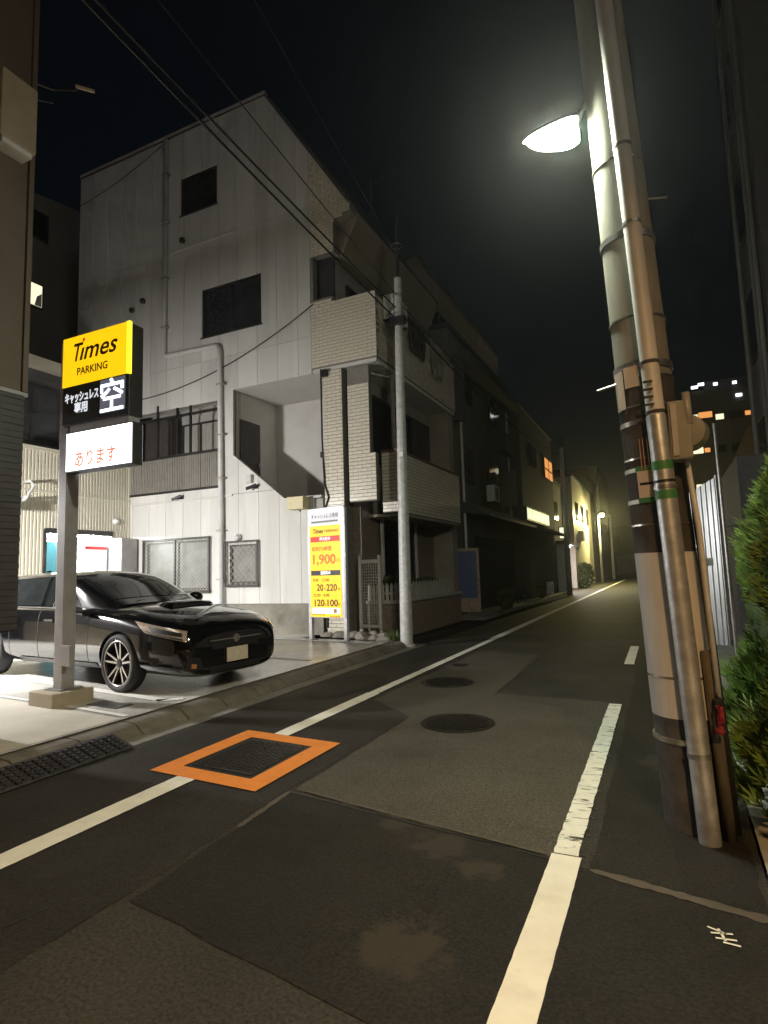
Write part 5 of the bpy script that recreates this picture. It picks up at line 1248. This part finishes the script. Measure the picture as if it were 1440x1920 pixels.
# blue notice board
t = thing('blue_board', 'blue standing board with weathered cream frame beside the dark block', 'board', (-5.45, 17.6, .1))
a = Vector((-5.80, 17.1)); c = Vector((-5.02, 17.25))
def slab(p, q, z0, z1, th, name, m):
    d = (q-p).normalized(); pr = Vector((d.y, -d.x))*th
    return MB().add([(*p, z0), (*q, z0), (*(q-pr), z0), (*(p-pr), z0), (*p, z1), (*q, z1), (*(q-pr), z1), (*(p-pr), z1)], [(0, 1, 5, 4), (1, 2, 6, 5), (2, 3, 7, 6), (3, 0, 4, 7), (4, 5, 6, 7), (3, 2, 1, 0)]).build(name, m, t)
slab(a, c, .2, 2.12, .05, 'frame', 'peel'); e0 = a.lerp(c, .1); e1 = a.lerp(c, .9); sh = Vector((.002, -.012))
slab(e0+sh, e1+sh, .62, 2.03, .01, 'blue_sheet', 'blue'); slab(e0+sh, e1+sh, .22, .58, .008, 'lower_panel', 'peel')
for (p_, z_) in ((a.lerp(c, .05), 1.25), (a.lerp(c, .95), 1.1), (a.lerp(c, .95), .75)): MB().box(p_.x-.02, p_.x+.02, p_.y-.02, p_.y-.008, z_, z_+.1).build('clip', 'reflector', t)
# dark bicycle by the shutter
t = thing('bicycle', 'dark bicycle leaning before the shuttered dark block', 'bicycle', (-5.1, 23.5, 0))
for yy in (23.0, 24.05): MB().tube([(-5.15, yy+.32*math.cos(i*math.pi/12), .33+.32*math.sin(i*math.pi/12)) for i in range(25)], .018, 6).build('wheel', 'tyre', t)
MB().tube([(-5.15, 23.0, .33), (-5.15, 23.2, .85), (-5.15, 23.75, .8), (-5.15, 23.45, .33), (-5.15, 23.2, .8)], .018, 6).tube([(-5.15, 24.05, .33), (-5.15, 23.75, .8), (-5.15, 23.45, .33), (-5.15, 24.05, .33)], .015, 6).build('frame', 'frame', t)
MB().tube([(-5.35, 23.15, 1.0), (-5.15, 23.2, .98), (-4.95, 23.15, 1.0)], .014, 6).build('handlebar', 'trim', t); MB().box(-5.22, -5.08, 23.68, 23.92, .86, .92).build('saddle', 'black', t, bevel=.02)
# low footway step at left beyond the apartment
fp = struct(MB().prism([(-6.3, 0), (-4.72, 0), (-4.75, .1), (-6.3, .12)], 'y', 16.6, 33).build('footway', 'gutter'))
# small things along the far left side
for k, (x_, y_, z_, lab) in enumerate([(-5.3, 20.6, 3.9, 'air-conditioner unit above the awning of the dark block'), (-5.0, 29.4, .12, 'air-conditioner unit on the ground before the shuttered shop house'), (-5.2, 41.2, 2.4, 'air-conditioner unit on the near end of the lit house')]):
    t = thing('air_conditioner', lab, 'air conditioner', (x_, y_, z_)); MB().box(x_-.3, x_, y_, y_+.8, z_, z_+.6).build('casing', 'white', t, bevel=.02)
    MB().lathe([(.22, 0), (.22, .012), (.001, .012)], 18, 'x', (x_+.001, y_+.32, z_+.3)).build('fan_grille', 'railgrey', t); MB().box(x_-.3, x_-.02, y_+.1, y_+.7, z_-.06, z_-.002).build('bracket', 'rail', t)
for k, (x_, y_, lab) in enumerate([(-4.85, 19.4, 'flower pot nearest the blue board'), (-4.85, 20.1, 'middle flower pot along the dark shutter'), (-4.9, 26.4, 'flower pot before the green-lit shop house')]):
    t = thing('flower_pot', lab, 'flower pot', (x_, y_, .1)); MB().lathe([(.001, .0), (.1, .0), (.14, .24), (.15, .24), (.15, .27), (.12, .27), (.12, .22), (.001, .22)], 18, 'z', (x_, y_, .1)).build('pot', 'brownwall', t, smooth=True)
    leaf_cloud((x_, y_, .52), .2, .2, .22, 220, .09, 'foliage', 'weed', t)
t = thing('shop_sign', 'small lit white sign projecting over the entrance porch', 'sign', (-4.7, 34.2, 3.2))
MB().box(-5.2, -4.6, 34.1, 34.2, 3.0, 3.7).build('case', 'frame', t); MB().box(-5.15, -4.65, 34.08, 34.098, 3.05, 3.65).build('face', 'lit_cream', t); MB().box(-5.6, -5.2, 34.13, 34.17, 3.3, 3.36).build('arm', 'rail', t)
t = thing('shop_sign', 'dark unlit sign board hanging on the dark block front', 'sign', (-5.2, 22.8, 4.3))
MB().box(-5.6, -5.0, 22.75, 22.85, 3.9, 5.3).build('board', 'greywall', t); MB().box(-5.75, -5.6, 22.78, 22.82, 4.4, 4.45).build('arm', 'rail', t)
# shrubs by the lit house
for k, (x_, y_, lab) in enumerate([(-4.95, 41.6, 'roadside shrub lit green under the far lamp'), (-4.9, 43.4, 'second roadside shrub nearer the far lamp post')]):
    t = thing('shrub', lab, 'shrub', (x_, y_, 0)); leaf_cloud((x_, y_, .8), .45, .6, .8, 500, .2, 'foliage', 'weed', t); MB().cyl((x_, y_, 0), (x_, y_, .7), .04, .03, 8).build('trunk', 'bark', t)

# ================================================================== RIGHT SIDE
def thuja(x, y, r_, h, label, n):
    t = thing('conifer_shrub', label, 'shrub', (x, y, .02), 'conifer shrubs along the right edge'); b = MB()
    MB().cyl((x, y, 0), (x, y, h*.85), .05, .015, 8).build('trunk', 'bark', t)
    for _ in range(n):
        u = random.random()**.8; z = .06+u*h*.97; rr = r_*(1-u**1.7)*(.75+.25*math.sin(u*9+x))*random.uniform(.55, 1.06)+.03; a_ = random.uniform(0, 6.283)
        rr *= 1+.16*math.sin(a_*3+z*4)+.1*math.sin(a_*7+z*9)
        p = Vector((x+rr*math.cos(a_), y+rr*math.sin(a_), z)); out = Vector((math.cos(a_), math.sin(a_), 0))
        d = (out*random.uniform(.5, 1)+Vector((random.uniform(-.3, .3), random.uniform(-.3, .3), random.uniform(.5, 1.3)))).normalized()
        s = d.cross(Vector((random.uniform(-1, 1), random.uniform(-1, 1), random.uniform(-.4, .4)))).normalized()
        L = random.uniform(.05, .14)
        for f_ in (-.9, -.45, 0, .45, .9):   # feathery flat spray of five scale-leaf fingers
            dd = (d+s*f_*.8).normalized(); ss = dd.cross(d.cross(s)).normalized()*.0075; q = p+d*L*.25*(1-abs(f_)); l_ = L*(1-.35*abs(f_))
            b.add([q-ss*.5, q+dd*l_*.5+ss, q+dd*l_, q+dd*l_*.5-ss, q+ss*.5], [(0, 4, 1, 2, 3)])
    o = b.build('foliage', 'leaf', t, fix=False)
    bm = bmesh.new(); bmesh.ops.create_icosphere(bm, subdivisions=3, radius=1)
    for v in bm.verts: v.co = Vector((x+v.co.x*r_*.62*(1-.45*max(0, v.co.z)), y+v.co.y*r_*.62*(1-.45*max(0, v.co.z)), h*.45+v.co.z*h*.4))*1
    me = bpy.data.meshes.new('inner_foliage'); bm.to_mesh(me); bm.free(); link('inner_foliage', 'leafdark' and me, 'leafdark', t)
thuja(.93, 4.15, .66, 2.2, 'nearest feathery conifer shrub at the right picture edge', 7000)
thuja(.98, 5.2, .70, 2.5, 'tall feathery conifer shrub second from the viewer', 7000)
thuja(1.08, 6.4, .68, 2.35, 'third feathery conifer shrub behind the tall one', 4000)
thuja(1.2, 7.7, .6, 2.0, 'lower conifer shrub next to the zinc sheet', 3000)
# zinc sheet hoarding
t = thing('metal_hoarding', 'upright silver corrugated metal sheet behind the utility pole', 'hoarding', (.75, 12.1, 0))
def corr(x0, y0, x1, y1, z0, za, zb, m, name):
    b = MB(); n = 40; pr = None; p = Vector((x0, y0)); q = Vector((x1, y1)); d = (q-p).normalized(); nr = Vector((d.y, -d.x))
    for i in range(n+1):
        c_ = p.lerp(q, i/n)+nr*(.02 if (i//3) % 2 else 0); zt = za+(zb-za)*i/n; cur = ((c_.x, c_.y, z0), (c_.x, c_.y, zt))
        if pr: b.quad(pr[0], cur[0], cur[1], pr[1])
        pr = cur
    o = b.build(name, m, t, fix=False); o.modifiers.new('s', 'SOLIDIFY').thickness = .004; return o
corr(.42, 12.35, .95, 12.0, .02, 2.72, 3.0, 'hoard', 'sheet')
MB().cyl((.97, 12.02, 0), (.97, 12.02, 3.05), .025, .025, 10).build('post', 'steel', t); MB().cyl((.43, 12.45, 0), (.43, 12.45, 2.7), .025, .025, 10).build('post', 'steel', t)
MB().box(.47, .56, 12.22, 12.3, .3, 1.75).build('side_strip', 'white', t); MB().box(.66, .84, 12.08, 12.13, 1.42, 1.56).build('lock_plate', 'steel', t, bevel=.01)
tag(MB().cyl((.93, 10.6, 0), (.9, 10.6, 3.7), .028, .025, 10).build('thin_post', 'steel', None), 'thin grey post rising behind the conifer shrubs', 'post')
# block wall and house behind the hoarding
t = thing('garden_wall', 'low pale block wall behind the conifer shrubs', 'wall', (1.7, 9, 0))
for r_ in range(4):
    for k in range(9):
        y0 = 8.3+k*.4+(.2 if r_ % 2 else 0); MB().box(1.55, 1.68, y0+.005, y0+.395, .02+r_*.2+.004, .02+r_*.2+.196).build('block', mat('wall_block', (.4, .33, .27), .85, amt=.2) if 'wall_block' not in bpy.data.materials else bpy.data.materials['wall_block'], t, fix=False)
MB().box(1.57, 1.66, 8.3, 12.1, .0, .8).build('mortar_core', 'joint', t, fix=False)
t = thing('railed_house', 'dim house with white rails behind the metal hoarding', 'building', (3, 15, 0))
box('wall', 'darkwall', t, 1.3, 5, 13.5, 20, 0, 2.2); box('sill_band', 'greywall', t, 1.25, 5, 13.42, 13.5, 2.2, 2.32)
box('upper_wall', 'darkwall', t, 1.5, 5, 13.6, 20, 2.32, 3.6)
for k in range(3): MB().box(1.3, 2.2, 13.40, 13.43, 1.2+k*.32, 1.26+k*.32).build('rail', 'white', t)
t = thing('dark_tower', 'tall unlit building at the right picture edge with vertical pipes', 'building', (5, 20, 0))
box('wall', 'darkwall', t, 2.35, 9, 14, 17.6, 0, 22)
for k, (y_, r_) in enumerate([(14.4, .05), (14.9, .04), (16.6, .05)]): MB().cyl((2.28, y_, 2), (2.28, y_, 21.5), r_, r_, 8).build('drain_pipe', 'greywall', t)
for k in range(6):
    f = MB().box(2.30, 2.35, 15.2, 16.3, 3.2+k*3, 4.8+k*3).build('window', 'frame', t, fix=False); MB().box(2.285, 2.30, 15.28, 16.22, 3.28+k*3, 4.72+k*3).build('pane', 'glass', f, fix=False)
# distant lit apartment tower
t = thing('apartment_tower', 'distant dark tower with white and orange lights behind the utility pole', 'building', (6, 62, 0))
box('wall', 'darkwall', t, 2.9, 8.6, 60.2, 70, 0, 17.2); box('penthouse', 'darkwall', t, 4.6, 8.2, 61, 68, 17.2, 18.2)
def lit(x0, x1, z0, z1, m, name='lit_window'):
    f = MB().box(x0-.08, x1+.08, 60.12, 60.19, z0-.08, z1+.08).build('window', 'frame', t, fix=False); MB().box(x0, x1, 60.1, 60.115, z0, z1).build('pane', m, f, fix=False)
lit(3.5, 3.9, 14.65, 15.0, 'lit_cream'); lit(3.95, 5.05, 14.6, 15.15, 'lit_warm'); lit(5.3, 5.95, 14.3, 14.8, 'lit_cream'); lit(3.2, 4.1, 11.35, 11.9, 'lit_cream')
lit(5.2, 5.9, 11.3, 11.9, 'glass'); lit(6.4, 7.4, 11.3, 11.9, 'glass'); lit(6.4, 7.4, 14.3, 14.9, 'glass'); lit(4.4, 5.0, 8.0, 8.7, 'glass'); lit(6.2, 7.0, 8.0, 8.7, 'glass')
for (x_, z_, w_) in [(3.8, 17.55, .55), (4.35, 17.75, .5), (5.5, 17.6, .35), (7.0, 17.5, .35), (7.25, 16.3, .5)]:
    MB().box(x_-w_/2, x_+w_/2, 60.0, 60.08, z_-.14, z_+.14).build('roof_lamp', 'lit_white', t, bevel=.03)
for (x0_, z_, m_) in [(5.3, 8.1, 'lit_warm'), (7.6, 14.4, 'lit_warm'), (4.2, 11.4, 'lit_warm'), (7.7, 11.4, 'lit_cream'), (3.3, 8.1, 'lit_cream')]: lit(x0_, x0_+.45, z_, z_+.4, m_)
MB().prism([(5.9, 0), (8.8, 0), (8.8, 13.2), (7.6, 13.2), (5.9, 9.5)], 'y', 59.2, 60.0).build('stair_wing', 'brownwall', t)

# ================================================================== damp night air, also standing in for lens glare round the lamps
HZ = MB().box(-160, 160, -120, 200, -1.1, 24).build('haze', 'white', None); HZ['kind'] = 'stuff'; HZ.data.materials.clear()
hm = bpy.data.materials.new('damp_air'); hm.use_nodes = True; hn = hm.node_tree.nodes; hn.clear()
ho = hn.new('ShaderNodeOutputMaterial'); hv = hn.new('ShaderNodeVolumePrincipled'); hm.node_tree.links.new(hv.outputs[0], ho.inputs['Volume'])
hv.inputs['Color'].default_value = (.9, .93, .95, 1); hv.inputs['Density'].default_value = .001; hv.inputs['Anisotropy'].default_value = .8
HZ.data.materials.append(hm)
